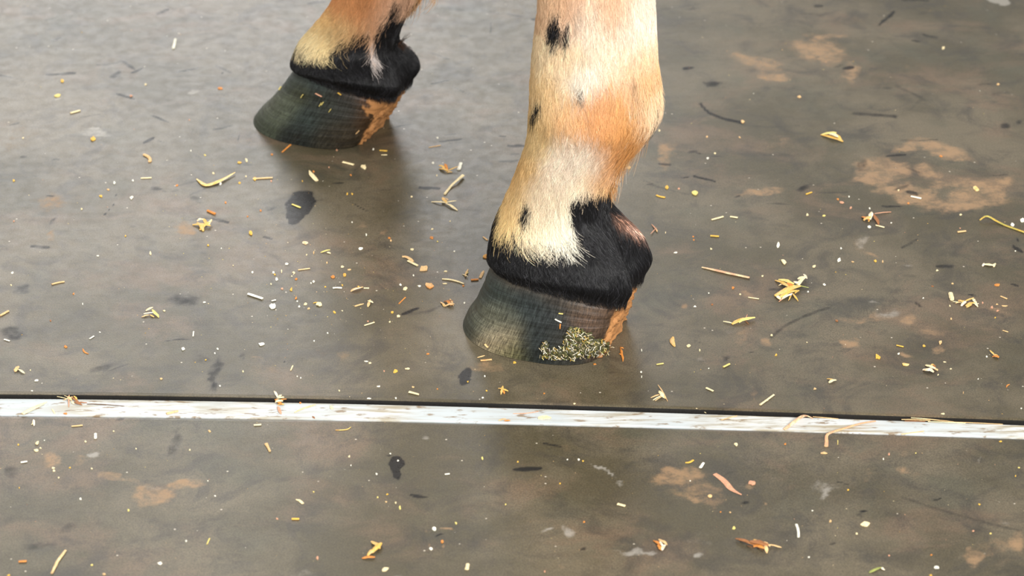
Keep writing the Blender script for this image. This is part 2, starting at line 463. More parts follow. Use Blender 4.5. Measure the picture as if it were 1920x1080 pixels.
m_hoof, nt, bs, _, L = mat_new('hoof_horn')
at = N(nt, 'ShaderNodeAttribute', attribute_name='Col')
pa = N(nt, 'ShaderNodeAttribute', attribute_name='param')       # r = around, g = down the wall, b = dirt
vs = noise(nt, mapping(nt, pa.outputs['Vector'], (330, 7, 0)), 1.0, 4, .7, .25)
vr = noise(nt, mapping(nt, pa.outputs['Vector'], (3, 34, 0)), 1.0, 4, .65)
co = N(nt, 'ShaderNodeTexCoord').outputs['Object']
sp = noise(nt, co, 260, 4, .7)
k = mth(nt, 'MULTIPLY', ramp(nt, vs, .28, .74, .40, 2.1), ramp(nt, vr, .3, .7, .75, 1.3))
k = mth(nt, 'MULTIPLY', k, ramp(nt, sp, .3, .7, .8, 1.2))
g = N(nt, 'ShaderNodeMix', data_type='RGBA', blend_type='MULTIPLY')
g.inputs[0].default_value = 1
L.new(at.outputs['Color'], g.inputs[6])
L.new(k, g.inputs[7])
sepb = N(nt, 'ShaderNodeSeparateColor')
L.new(pa.outputs['Color'], sepb.inputs[0])
db = sepb.outputs[2]
dm = ramp(nt, mth(nt, 'ADD', db, mth(nt, 'MULTIPLY', mth(nt, 'SUBTRACT', sp, .5), mth(nt, 'MULTIPLY', db, 1.4))), .25, .75, 0, .92)
c = mix(nt, dm, g.outputs[2], (.44, .20, .065))
L.new(c, bs.inputs['Base Color'])
L.new(mth(nt, 'ADD', ramp(nt, vs, .3, .7, .36, .52), mth(nt, 'MULTIPLY', dm, .35)), bs.inputs['Roughness'])
bs.inputs['Specular IOR Level'].default_value = .5
bp = N(nt, 'ShaderNodeBump')
bp.inputs['Strength'].default_value = .35
bp.inputs['Distance'].default_value = .0012
L.new(mth(nt, 'ADD', mth(nt, 'MULTIPLY', vr, 1.6), mth(nt, 'ADD', mth(nt, 'MULTIPLY', vs, .7), mth(nt, 'MULTIPLY', sp, .6))), bp.inputs['Height'])
L.new(bp.outputs[0], bs.inputs['Normal'])


class Frame:
    """the upright plane through a leg, front to heel"""
    def __init__(s, px, py, yaw):
        s.P0 = ground(px, py)
        s.A = np.array([math.cos(yaw), math.sin(yaw), 0])        # towards the heel
        s.Nn = np.array([-math.sin(yaw), math.cos(yaw), 0])      # away from the camera
        s.W = -s.Nn

    def hit(s, px, py):
        d = ray(px, py)
        t = ((s.P0 - CAM) @ s.Nn) / (d @ s.Nn)
        return CAM + d * t[..., None]

    def on_ground(s, px):
        t = np.zeros_like(np.asarray(px, float))
        for _ in range(12):
            p = s.P0 + s.A * t[..., None]
            x, _y = project(p)
            t = t + (px - x) / (FPX / DIST * s.A[0])
        return s.P0 + s.A * t[..., None]

    def mirror(s, P):
        d = (P - s.P0) @ s.Nn
        return P - 2 * np.maximum(d, 0)[..., None] * s.Nn


def cubic(keys, n):
    """smooth curve through the key rings, evenly spread by the drop between them"""
    K = np.asarray(keys, float)
    yc = (K[:, 1] + K[:, 3]) / 2
    t = np.concatenate([[0], np.cumsum(np.abs(np.diff(yc)) + 2)])
    m = np.gradient(K, t, axis=0)
    u = np.linspace(0, t[-1], n)
    i = np.clip(np.searchsorted(t, u, 'right') - 1, 0, len(t) - 2)
    h = (t[i + 1] - t[i])[:, None]
    x = ((u - t[i]) / (t[i + 1] - t[i]))[:, None]
    return ((2 * x**3 - 3 * x**2 + 1) * K[i] + (x**3 - 2 * x**2 + x) * h * m[i] + (-2 * x**3 + 3 * x**2) * K[i + 1] + (x**3 - x**2) * h * m[i + 1])


def sgnpow(v, p):
    return np.sign(v) * np.abs(v) ** p


def rings(fr, keys, n, nt_, ground_last=False, nback=2.2, bumps=()):
    K = cubic(keys, n)
    F_, B_ = fr.hit(K[:, 0], K[:, 1]), fr.hit(K[:, 2], K[:, 3])
    if ground_last:
        gF, gB = fr.on_ground(np.array([keys[-1][0]]))[0], fr.on_ground(np.array([keys[-1][2]]))[0]
        # shift the whole stack so that the last ring lies on the floor
        w = (np.linspace(0, 1, n) ** 1.5)[:, None]
        dF, dB = gF - F_[-1], gB - B_[-1]
        F_, B_ = F_ + w * dF, B_ + w * dB
    th = np.linspace(0, 2 * math.pi, nt_, endpoint=False)
    ct, s_ = np.cos(th), np.sin(th)
    nf = 2.15
    ex = np.where(ct >= 0, 2 / nf, 2 / nback)
    cu, su = sgnpow(ct, ex), sgnpow(s_, ex)
    dth = np.abs(th - math.pi)
    C, U = (F_ + B_) / 2, (F_ - B_) / 2
    xl, xr = K[:, 0], K[:, 2]

    def build(C, U):
        cl = 1 - 1.35 * K[:, 5][:, None] * np.exp(-(dth / .38) ** 2)[None]
        P = C[:, None] + U[:, None] * (cu[None] * cl)[..., None] + fr.W * (K[:, 4][:, None] * su[None])[..., None]
        P[..., 2] += K[:, 6][:, None] * (s_ ** 2)[None]
        return P
    for _ in range(4):
        x, y = project(build(C, U))
        lo, hi = x.min(1), x.max(1)
        U = U * ((xr - xl) / (hi - lo))[:, None]
        C = C + fr.A * (((xl + xr) / 2 - (lo + hi) / 2) / (FPX / DIST))[:, None]
    P = build(C, U)
    if ground_last:
        P[-1, :, 2] = .0003
    for (py, t0, amp, sy, st) in bumps:
        yy = (K[:, 1] + K[:, 3]) / 2
        d = (th - t0 + math.pi) % (2 * math.pi) - math.pi
        w = np.exp(-((yy - py) / sy) ** 2)[:, None] * np.exp(-(d / st) ** 2)[None]
        nn = P - C[:, None]
        nn = nn / (np.linalg.norm(nn, axis=-1, keepdims=True) + 1e-9)
        P = P + nn * (amp * w)[..., None]
    return P, th, K


def grid_faces(n, m, base=0):
    i = np.arange(n * m).reshape(n, m) + base
    j = np.roll(i, -1, axis=1)
    return np.stack([i[:-1], i[1:], j[1:], j[:-1]], -1).reshape(-1, 4)


def normals(P):
    d1 = np.gradient(P, axis=0)
    d2 = np.roll(P, -1, 1) - np.roll(P, 1, 1)
    n_ = np.cross(d1, d2)
    n_ /= np.linalg.norm(n_, axis=-1, keepdims=True) + 1e-12
    c = P.mean(1, keepdims=True)
    s = np.sign(((P - c) * n_).sum(-1).mean())
    return n_ * s


def inside(poly, x, y):
    r = np.zeros(x.shape, bool)
    n = len(poly)
    for k in range(n):
        x1, y1 = poly[k]
        x2, y2 = poly[(k + 1) % n]
        c = ((y1 > y) != (y2 > y)) & (x < (x2 - x1) * (y - y1) / (y2 - y1 + 1e-12) + x1)
        r ^= c
    return r


def rbf(ctrl, x, y, sig):
    num, den = 0, 1e-9
    for (cx, cy, col) in ctrl:
        w = np.exp(-((x - cx) ** 2 + ((y - cy) * 1.0) ** 2) / (2 * sig * sig)) + 1e-7
        num = num + w[..., None] * lin(col)
        den = den + w
    return num / den[..., None]


NEAR_C = [(1030, 10, (226, 188, 148)), (1060, 20, (222, 178, 140)), (1100, 40, (240, 222, 200)), (1190, 60, (246, 226, 206)), (1145, 15, (236, 196, 160)), (1212, 20, (244, 226, 206)),
          (1010, 90, (240, 214, 172)), (1060, 110, (240, 212, 172)), (1150, 110, (246, 226, 200)), (1215, 100, (238, 206, 164)), (1012, 160, (228, 194, 138)), (1045, 180, (232, 196, 146)),
          (1090, 148, (244, 234, 218)), (1130, 195, (226, 170, 118)), (1180, 135, (238, 194, 152)), (1212, 155, (226, 170, 104)), (1008, 220, (218, 184, 126)), (1060, 218, (222, 172, 118)), (1120, 215, (216, 152, 90)),
          (1175, 215, (220, 160, 92)), (1222, 185, (246, 220, 186)), (1000, 262, (228, 198, 142)), (1070, 285, (246, 226, 204)), (1150, 262, (218, 156, 94)), (1190, 265, (188, 124, 64)), (975, 312, (224, 182, 118)), (1055, 320, (244, 224, 200)),
          (1115, 300, (246, 228, 208)), (1148, 330, (214, 150, 82)), (958, 362, (226, 190, 130)), (1020, 372, (238, 218, 188)), (1090, 350, (242, 224, 196)), (1132, 345, (224, 180, 122)), (955, 412, (236, 202, 138)), (1010, 430, (238, 222, 190)), (1060, 430, (242, 232, 210)), (1050, 470, (240, 234, 214)), (1030, 500, (240, 232, 212)),
          (1120, -200, (240, 218, 190)), (1120, -600, (236, 210, 176)), (1120, -1200, (236, 210, 176))]
NEAR_BLACK = [[(900, 350), (946, 378), (941, 398), (934, 432), (931, 436), (945, 432), (962, 440), (985, 448), (1010, 454), (1035, 458), (1056, 460), (1070, 452), (1074, 430), (1072, 405), (1070, 385), (1076, 368), (1096, 362), (1120, 360), (1145, 366), (1240, 380), (1300, 640), (850, 640)]]
NEAR_SPOTS = [(1040, 50, 13, 30, 5, 1), (1061, 62, 7, 20, 8, 1), (1034, 66, 7, 12, 0, 1), (1088, 178, 7, 10, -10, .8), (1005, 205, 7, 20, 12, 1), (987, 401, 10, 15, 18, 1), (1190, 155, 6, 18, -15, .35), (1226, 232, 9, 22, 10, .95), (1085, 30, 8, 30, 10, .18), (1080, 165, 8, 16, 0, .25)]
FAR_C = [(640, 5, (214, 150, 96)), (612, 30, (226, 188, 124)), (690, 15, (200, 136, 84)), (728, 25, (218, 172, 138)), (590, 70, (232, 212, 164)), (615, 85, (230, 206, 150)), (650, 60, (216, 178, 124)), (690, 60, (206, 152, 102)), (715, 40, (216, 170, 134)), (706, 95, (206, 196, 190)),
         (680, -100, (210, 160, 110)), (700, -400, (224, 190, 150)), (720, -1000, (232, 206, 172))]
FAR_BLACK = [[(520, 90), (566, 70), (572, 84), (585, 96), (602, 103), (622, 98), (632, 82), (648, 76), (664, 66), (684, 62), (694, 68), (697, 85), (696, 105), (692, 122), (702, 128), (710, 124), (704, 100), (702, 78), (708, 52), (720, 42), (734, 30), (738, 10), (752, 6), (765, 24), (840, 40), (840, 260), (480, 260)]]
FAR_SPOTS = [(745, 15, 10, 25, 20, .8), (770, -5, 14, 14, 0, .5)]


def coat(P, fr, near, jx=0.0, jy=0.0):
    x, y = project(fr.mirror(P))
    x0, y0 = project(P)
    x, y = x + jx, y + jy
    c = rbf(NEAR_C if near else FAR_C, x, y, 22 if near else 18)
    black = np.zeros(x.shape)
    wx_ = (fbm(x / 9, y / 30) - .5) * 10
    for poly in (NEAR_BLACK if near else FAR_BLACK):
        black = np.maximum(black, inside(poly, x, y + wx_).astype(float))
    for (sx, sy, rx, ry, rot, s) in (NEAR_SPOTS if near else FAR_SPOTS):
        a = math.radians(rot)
        dx, dy = x - sx, y + wx_ - sy
        u, w = (dx * math.cos(a) + dy * math.sin(a)) / rx, (-dx * math.sin(a) + dy * math.cos(a)) / ry
        black = np.maximum(black, s * sstep(1.15, .8, np.hypot(u, w)))
    c = c ** .90
    bk = np.full(c.shape, 1.0) * np.array([.0085, .0080, .0085])
    c = c * (1 - black[..., None]) + bk * black[..., None]
    if near:      # bare pinkish skin and brown hair in the hollow above the heel bulbs
        a = math.radians(38)
        dx, dy = x0 - 1172, y0 - 418
        d = np.hypot((dx * math.cos(a) + dy * math.sin(a)) / 36, (-dx * math.sin(a) + dy * math.cos(a)) / 17)
        k = sstep(1.15, .5, d + (fbm(x / 5, y / 5) - .5) * .8)[..., None] * .8
        c = c * (1 - k) + lin((128, 92, 72)) * k
        dx, dy = x0 - 1180, y0 - 424
        d = np.hypot((dx * math.cos(a) + dy * math.sin(a)) / 22, (-dx * math.sin(a) + dy * math.cos(a)) / 8)
        k = sstep(1.1, .3, d + (fbm(x / 4, y / 7) - .5) * .9)[..., None] * .7
        c = c * (1 - k) + lin((196, 156, 132)) * k
    return c, black


def add_curves(name, pts, cols, rad, parent):
    n, k = pts.shape[:2]
    hc = bpy.data.hair_curves.new(name)
    hc.add_curves([k] * n)
    hc.attributes['position'].data.foreach_set('vector', pts.astype(np.float32).ravel())
    ra = hc.attributes.get('radius') or hc.attributes.new('radius', 'FLOAT', 'POINT')
    prof = np.linspace(1, .25, k)
    ra.data.foreach_set('value', (rad[:, None] * prof[None]).astype(np.float32).ravel())
    ca = hc.attributes.new('Col', 'FLOAT_COLOR', 'CURVE')
    ca.data.foreach_set('color', np.hstack([cols, np.ones((n, 1))]).astype(np.float32).ravel())
    hc.materials.append(m_hair)
    o = bpy.data.objects.new(name, hc)
    COL.objects.link(o)
    o.parent = parent
    o['kind'] = 'stuff'
    return o


NEAR = Frame(1022, 612, math.radians(-20))
FAR = Frame(606, 229, math.radians(-23))
#        xl   yl   xr   yr    b     cleft arch
near_leg = [(960, -1560, 1345, -1540, .105, 0, 0), (985, -1120, 1285, -1090, .078, 0, 0), (1000, -830, 1246, -800, .058, 0, 0), (992, -600, 1246, -565, .050, 0, 0), (1006, -420, 1226, -390, .041, 0, 0), (1014, -210, 1221, -180, .038, 0, 0),
            (1012, -18, 1226, 20, .039, 0, 0), (1002, 72, 1230, 108, .041, 0, 0), (996, 145, 1232, 182, .045, 0, 0), (996, 190, 1229, 228, .048, 0, 0), (995, 225, 1214, 252, .046, 0, 0), (982, 275, 1174, 296, .043, 0, 0), (966, 318, 1151, 338, .040, 0, 0),
            (951, 355, 1142, 378, .039, .02, 0), (937, 385, 1147, 405, .041, .06, 0), (925, 415, 1172, 440, .046, .14, .002), (919, 440, 1199, 472, .050, .22, .004), (916, 460, 1214, 504, .053, .24, .008), (917, 472, 1219, 532, .054, .2, .012), (924, 476, 1208, 548, .0525, .16, .013)]
far_leg = [(560, -1480, 930, -1450, .105, 0, 0), (590, -1180, 890, -1150, .08, 0, 0), (620, -860, 835, -835, .055, 0, 0), (630, -610, 805, -590, .048, 0, 0), (650, -420, 795, -400, .04, 0, 0), (655, -260, 795, -240, .038, 0, 0), (650, -140, 806, -115, .042, 0, 0), (646, -75, 803, -45, .044, 0, 0),
           (627, -18, 778, 10, .040, 0, 0), (608, 15, 760, 46, .038, 0, 0), (584, 45, 747, 76, .037, 0, 0), (562, 70, 749, 98, .041, .06, .002), (552, 88, 762, 114, .046, .12, .004), (547, 102, 778, 136, .049, .16, .008), (548, 111, 785, 160, .050, .16, .012), (555, 114, 774, 172, .048, .12, .013)]
near_hoof = [(930, 470, 1196, 538, .048, .05, .013), (915, 495, 1198, 556, .0525, .05, .011), (904, 520, 1195, 573, .056, .05, .008), (891, 546, 1189, 592, .059, .04, .004), (874, 570, 1181, 612, .0615, .03, .001), (868, 582, 1173, 640, .0618, .02, 0)]
far_hoof = [(558, 110, 766, 164, .045, .05, .013), (542, 130, 768, 180, .0485, .05, .011), (525, 152, 762, 192, .0515, .05, .008), (504, 176, 751, 206, .0545, .04, .004), (481, 198, 737, 226, .0565, .03, .001), (475, 206, 728, 240, .057, .02, 0)]

horse = bpy.data.objects.new('horse', None)
COL.objects.link(horse)
mid = (NEAR.P0 + FAR.P0) / 2
horse.location = mid
tag(horse, 'cream and black spotted horse standing on the rear rubber mat', 'horse')
off = mid


def child(o, parent):
    o.parent = parent
    return o


bumpsN = [(40, 2.15, -.0030, 110, .32), (60, 1.1, .0012, 100, .35), (212, 1.75, .0022, 34, .45), (300, 2.2, -.0022, 34, .4), (235, .4, .0014, 30, .5), (440, 1.45, .0010, 26, .6)]
bumpsF = [(40, 2.2, -.002, 30, .4)]
LEG = {}
allV, allF, allC, base = [], [], [], 0
for key, fr, keys, near, bumps, nS in (('n', NEAR, near_leg, True, bumpsN, 420), ('f', FAR, far_leg, False, bumpsF, 300)):
    P, th, K = rings(fr, keys, nS, 190, nback=2.35, bumps=bumps)
    nrm = normals(P)
    # hair clump relief
    x, y = project(fr.mirror(P))
    P = P + nrm * ((fbm(x / 7, y / 22) - .5) * .0012)[..., None]
    # turn the hem in under the coronet
    c = P[-1].mean(0)
    hem = c + (P[-1] - c) * .86 + np.array([0, 0, .006])
    LEG[key] = (fr, P, nrm, th, K)
    cc, bk = coat(P, fr, near)
    cc = cc * .95
    n_, m_ = P.shape[:2]
    V = np.vstack([P.reshape(-1, 3), hem])
    allV.append(V)
    allC.append(np.vstack([cc.reshape(-1, 3), cc[-1]]))
    allF.append(grid_faces(n_ + 1, m_, base))
    base += len(V)
# trunk the legs run up into
A = NEAR.A
c0 = (NEAR.P0 + FAR.P0) / 2 - A * .22
prof = [(0, .02, .02, 1.12), (.04, .10, .13, 1.12), (.14, .19, .24, 1.13), (.35, .25, .31, 1.14), (.65, .28, .33, 1.13), (1.0, .30, .33, 1.12), (1.35, .29, .32, 1.14), (1.6, .23, .28, 1.16), (1.75, .12, .18, 1.18), (1.8, .02, .03, 1.18)]
u = np.linspace(0, 1, 40)
pk = np.array(prof)
tt = np.linspace(0, 1.8, 44)
ph = np.linspace(0, 2 * math.pi, 48, endpoint=False)
Wd, Hd, Zc = (np.interp(tt, pk[:, 0], pk[:, k]) for k in (1, 2, 3))
T = c0[None, None] + A[None, None] * tt[:, None, None] + NEAR.Nn * (Wd[:, None] * np.cos(ph)[None])[..., None]
T[..., 2] = Zc[:, None] + Hd[:, None] * np.sin(ph)[None]
tc = np.ones((T.shape[0] * T.shape[1], 3)) * lin((232, 204, 168)) * .8
tc = tc * (1 - sstep(.55, .62, fbm(T[..., 0].ravel() * 4 + 3, T[..., 2].ravel() * 4, 3))[:, None] * .97)
allV.append(T.reshape(-1, 3))
allC.append(tc)
allF.append(grid_faces(44, 48, base))
body = new_mesh('body', np.vstack(allV) - off, np.vstack(allF), m_coat, True, {'Col': np.vstack(allC)}, parent=horse)

# hooves
HOOF_BVH = {}
PATCH_N = [(880, 600, (70, 78, 66)), (930, 640, (215, 195, 158)), (915, 600, (150, 150, 126)), (950, 665, (120, 118, 78)), (930, 545, (62, 74, 70)), (985, 560, (52, 62, 62)), (1040, 600, (52, 58, 58)), (1000, 650, (44, 52, 52)), (960, 500, (122, 98, 72)), (1000, 515, (104, 84, 62)), (1050, 540, (78, 68, 56)), (1085, 565, (84, 72, 58)), (1120, 575, (104, 82, 62)),
           (1100, 600, (112, 84, 64)), (1130, 610, (98, 76, 60)), (1140, 640, (84, 70, 56)), (1060, 640, (60, 60, 54)), (1170, 560, (120, 80, 50)), (940, 600, (92, 96, 84)), (905, 540, (66, 78, 72))]
PATCH_F = [(490, 225, (84, 92, 72)), (505, 190, (98, 102, 80)), (530, 200, (104, 112, 92)), (545, 150, (66, 82, 78)), (580, 150, (60, 76, 78)), (560, 165, (70, 68, 30)), (600, 190, (52, 58, 50)), (575, 225, (60, 72, 68)), (620, 215, (62, 66, 60)), (560, 258, (40, 46, 42)), (650, 200, (58, 58, 52)), (640, 250, (70, 60, 44)), (660, 160, (62, 46, 34)), (700, 180, (110, 70, 40)), (690, 220, (84, 60, 36)), (610, 262, (60, 56, 44))]
for key, fr, keys, near in (('n', NEAR, near_hoof, True), ('f', FAR, far_hoof, False)):
    P, th, K = rings(fr, keys, 90, 220, ground_last=True, nback=2.9)
    nrm = normals(P)
    t = np.linspace(0, 1, 90)
    # growth rings
    amp = np.interp(t, [0, .1, .9, 1], [0, 1, 1, .2])
    warp = .35 * np.sin(th * 2 + .5)[None] + 1.2 * fbm(th[None] * 1.3 + t[:, None] * 2, t[:, None] * 3)
    rg = (np.sin(t[:, None] * 62 + warp * 3) * .6 + np.sin(t[:, None] * 23 + 1 + warp * 2) * .8)
    P = P + nrm * (rg * amp[:, None] * .00022)[..., None]
    back = np.abs(th - math.pi)
    rough_back = sstep(.75, .35, back)[None] * sstep(.15, .5, t)[:, None]
    P = P + nrm * (rough_back * (fbm(th[None] * 14 + 0 * t[:, None], t[:, None] * 9 + 0 * th[None]) - .62) * .010)[..., None]
    P[-1, :, 2] = .0003
    x, y = project(fr.mirror(P))
    col = rbf(PATCH_N if near else PATCH_F, x, y, 20 if near else 17) * .40
    orange = sstep(.66, .42, back + .25 * (fbm(th * 5, th * 0 + 2) - .5))[None] * sstep(.10, .3, t)[:, None]
    if not near:
        dx = np.hypot((x - 724) / 46, (y - 196) / 40)
        orange = np.maximum(orange, sstep(1.2, .4, dx + (fbm(x / 8, y / 8) - .5) * .9))
    else:
        dx = np.hypot((x - 1180) / 22, (y - 575) / 40)
        orange = np.maximum(orange, .8 * sstep(1.2, .5, dx + (fbm(x / 8, y / 8) - .5) * .8))
    tan2 = np.zeros_like(orange)
    n_, m_ = P.shape[:2]
    par = np.stack([np.broadcast_to(th / (2 * math.pi), (n_, m_)), np.broadcast_to(t[:, None], (n_, m_)), orange], -1)
    # bearing edge rounded under, then the sole
    c = P[-1].mean(0)
    s1 = c + (P[-1] - c) * .985
    s1[:, 2] = .0002
    s2 = c + (P[-1] - c) * .5
    s2[:, 2] = .004
    t1 = P[0].mean(0) + (P[0] - P[0].mean(0)) * .6
    V = np.vstack([t1, P.reshape(-1, 3), s1, s2, [c + np.array([0, 0, .004])]])
    nn = n_ + 3
    Fq = grid_faces(nn, m_).tolist()
    ci = nn * m_
    Fq += [(ci - m_ + k, ci, ci - m_ + (k + 1) % m_) for k in range(m_)]
    one = lambda a: np.vstack([a[0], a.reshape(-1, 3), a[-1], a[-1], [a[-1].mean(0)]])
    hf = new_mesh('hoof', V - off, Fq, m_hoof, True, {'Col': one(col), 'param': one(par)}, parent=horse)
    HOOF_BVH[key] = BVHTree.FromPolygons(V.tolist(), Fq)


# coat hair that follows the surface downwards
def surf(P, si, ti):
    n_, m_ = P.shape[:2]
    over = np.maximum(si - (n_ - 1), 0)
    s = np.clip(si, 0, n_ - 1.001)
    i = np.floor(s).astype(int)
    f_ = (s - i)[..., None]
    t = ti % m_
    j = np.floor(t).astype(int)
    g_ = (t - j)[..., None]
    j0, j1 = j % m_, (j + 1) % m_
    v_ = (P[i, j0] * (1 - g_) + P[i, j1] * g_) * (1 - f_) + (P[i + 1, j0] * (1 - g_) + P[i + 1, j1] * g_) * f_
    return v_, over


def coat_hair(key, near, count, slo, name):
    fr, P, nrm, th, K = LEG[key]
    n_, m_ = P.shape[:2]
    # spread by area
    dz = np.linalg.norm(np.diff(P, axis=0), axis=-1).mean(1)
    per = np.linalg.norm(np.roll(P, -1, 1) - P, axis=-1).sum(1)
    w = dz * per[:-1]
    w[:slo] = 0
    cw = np.cumsum(w) / w.sum()
    si = np.searchsorted(cw, rng.random(count)) + rng.random(count)
    ti = rng.random(count) * m_
    root, _ = surf(P, si, ti)
    nv, _ = surf(nrm, si, ti)
    x, y = project(fr.mirror(root))
    jx, jy = rng.normal(0, 2.2, count), rng.normal(0, 7.0, count) + (fbm(x / 6, y / 60 + 3) - .5) * 34
    col, bk = coat(root, fr, near, jx, jy)
    lum = rng.normal(1.0, .13, count)[:, None]
    clump = (.86 + .28 * fbm(x / 5, y / 26))[:, None]
    col = np.clip(col * lum * clump, .003, .95)
    dk = bk > .5
    col[dk] = col[dk] * (rng.uniform(.5, 1.4, (dk.sum(), 1)) + 5 * (rng.random((dk.sum(), 1)) > .94)) * np.array([.96, 1.0, 1.08])  # glints painted into the black hair: a few strands much lighter, all tinted bluish
    tha = ti / m_ * 2 * math.pi
    backness = sstep(.9, .3, np.abs(tha - math.pi))
    yy = y
    if near:
        fringe = np.exp(-((yy - 445) / 32) ** 2) * (bk < .5)
        low = sstep(470, 520, yy)
        feather = backness * sstep(120, 200, yy) * sstep(350, 290, yy)
    else:
        fringe = np.exp(-((yy - 85) / 22) ** 2) * (bk < .5)
        low = sstep(118, 140, yy)
        feather = backness * sstep(30, -10, yy)
    ln = rng.uniform(.007, .012, count) + fringe * rng.uniform(.003, .014, count) + low * rng.uniform(0, .004, count) + feather * rng.uniform(.004, .016, count)
    k = 5
    tt_ = np.linspace(0, 1, k)
    dsm = np.concatenate([dz, dz[-1:]])[np.clip(si.astype(int), 0, n_ - 1)]
    ds = ln / dsm
    sway = (rng.normal(0, 1.6, count) + (fbm(x / 8, y / 30) - .5) * 7) * (ln / .012)
    lift = rng.uniform(.0005, .0018, count) + feather * rng.uniform(0, .006, count)
    pts = np.zeros((count, k, 3))
    for q_, t_ in enumerate(tt_):
        p, over = surf(P, si + ds * t_, ti + sway * t_ * t_)
        nq, _ = surf(nrm, si + ds * t_, ti + sway * t_)
        hgt = lift * math.sin(min(t_ * 1.3, 1.3)) / math.sin(1.3)
        pts[:, q_] = p + nq * hgt[:, None]
        pts[:, q_, 2] -= over * dsm * .9
        pts[:, q_] -= nq * (over * dsm * .18)[:, None]
    rad = rng.uniform(.00012, .00022, count) * (1 + .3 * fringe)
    return add_curves(name, pts - off, col, rad, horse)


slo_n = int(np.searchsorted((LEG['n'][4][:, 1] + LEG['n'][4][:, 3]) / 2, -60))
slo_f = int(np.searchsorted((LEG['f'][4][:, 1] + LEG['f'][4][:, 3]) / 2, -70))
coat_hair('n', True, 90000, slo_n, 'coat_hair')
coat_hair('f', False, 42000, slo_f, 'coat_hair')


# longer feather locks behind the fetlocks
LEG_BVH = {}
for k_, (fr_, P_, n_, t_, K_) in LEG.items():
    LEG_BVH[k_] = BVHTree.FromPolygons(P_.reshape(-1, 3).tolist(), grid_faces(*P_.shape[:2]).tolist())


def skin(key, fr, x, y, lift):
    d = ray(x, y)
    d = d / np.linalg.norm(d)
    h, n_, _, _ = LEG_BVH[key].ray_cast(Vector(CAM), Vector(d))
    if h is None:
        return fr.hit(np.array([x]), np.array([y]))[0] + fr.W * rng.normal(0, .004)
    n_ = np.array(n_)
    if n_ @ d > 0:
        n_ = -n_
    return np.array(h) + n_ * lift


def locks(key, fr, specs, name):
    pts, cols, rads = [], [], []
    for (p0, p1, p2, n_, spread, cset, lat) in specs:
        for _ in range(n_):
            e = rng.normal(0, spread, 2)
            l_ = rng.normal(lat, .007)
            e2 = e + rng.normal(0, spread * .6, 2)
            e3 = e2 + rng.normal(0, spread * .9, 2)
            lf = rng.uniform(.0008, .0035)
            q = [skin(key, fr, a[0] + b[0], a[1] + b[1], l) for a, b, l in ((p0, e, .0002), (p1, e2, lf * 1.6), (p2, e3, lf * 1.3))]
            fade = rng.uniform(.55, 1.05)
            tt_ = np.linspace(0, fade, 7)
            cv = [((1 - t_) ** 2) * q[0] + 2 * t_ * (1 - t_) * q[1] + t_ * t_ * q[2] for t_ in tt_]
            pts.append(cv)
            cols.append(lin(cset[rng.integers(len(cset))]) * rng.uniform(.7, 1.1))
            rads.append(rng.uniform(.00013, .00022))
    return add_curves(name, np.array(pts) - off, np.array(cols), np.array(rads), horse)


OR = [(206, 140, 74), (188, 118, 56), (224, 172, 110), (232, 198, 150)]
WH = [(246, 226, 200), (250, 238, 222), (226, 180, 130)]
BK = [(30, 22, 18), (54, 34, 22), (96, 60, 32)]
locks('n', NEAR, [((1222, 172), (1223, 205), (1208, 250), 220, 4, WH, .012), ((1225, 205), (1230, 236), (1204, 266), 240, 3.0, BK, .002), ((1204, 205), (1196, 255), (1172, 300), 460, 8, OR, .014), ((1190, 190), (1200, 235), (1180, 285), 160, 8, WH + OR, .014), ((1180, 240), (1168, 285), (1160, 330), 300, 5, OR, .010),
             ((1170, 275), (1164, 305), (1158, 342), 160, 4, WH + OR, .006), ((1160, 300), (1153, 330), (1150, 362), 90, 4, OR, .004), ((1156, 320), (1155, 350), (1152, 380), 26, 4, OR + WH, .002), ((1150, 345), (1146, 362), (1150, 380), 40, 3, OR, .004)], 'feather_hair')
locks('f', FAR, [((780, -30), (790, -5), (776, 14), 120, 5, BK + OR, .004), ((790, -30), (828, -8), (806, 18), 22, 2.5, OR, .0), ((770, -20), (776, 10), (764, 30), 160, 5, BK + OR, .006), ((806, -30), (826, 0), (790, 26), 12, 2, OR, .0), ((752, 80), (756, 74), (764, 68), 26, 1.6, BK, .0), ((748, 82), (752, 90), (756, 98), 60, 2.5, BK, .002)], 'feather_hair')
# ------------------------------------------------------------------ straw, chaff and leaves lying about
m_straw, nt, bs, _, L = mat_new('dry_straw')
at = N(nt, 'ShaderNodeAttribute', attribute_name='Col')
co = N(nt, 'ShaderNodeTexCoord').outputs['Object']
g = N(nt, 'ShaderNodeMix', data_type='RGBA', blend_type='MULTIPLY')
g.inputs[0].default_value = 1
L.new(at.outputs['Color'], g.inputs[6])
L.new(ramp(nt, noise(nt, co, 700, 3, .6), .3, .7, .78, 1.12), g.inputs[7])
L.new(g.outputs[2], bs.inputs['Base Color'])
bs.inputs['Roughness'].default_value = .6

PAL = {'w': (246, 240, 220), 'c': (240, 220, 172), 't': (222, 182, 128), 'y': (222, 176, 72), 'o': (206, 132, 58), 'b': (150, 98, 56), 'g': (152, 158, 84), 'p': (206, 152, 120), 'd': (96, 70, 44), 'l': (226, 206, 120)}


def surf_z(py):
    """height of the floor piece seen at that picture row"""
    return None


def on_floor(px, py):
    """the point of the floor, strip or front mat that lies at that picture point"""
    px, py = float(px), float(py)
    p = ground(px, py, 0.0)
    if p[1] > e_back(p[0]):
        return p
    p = ground(px, py, ZS)
    if p[1] > e_bot(p[0]):
        return p
    return ground(px, py, ZF)


def mpp(p):
    return ((np.asarray(p) - CAM) @ FW) / FPX


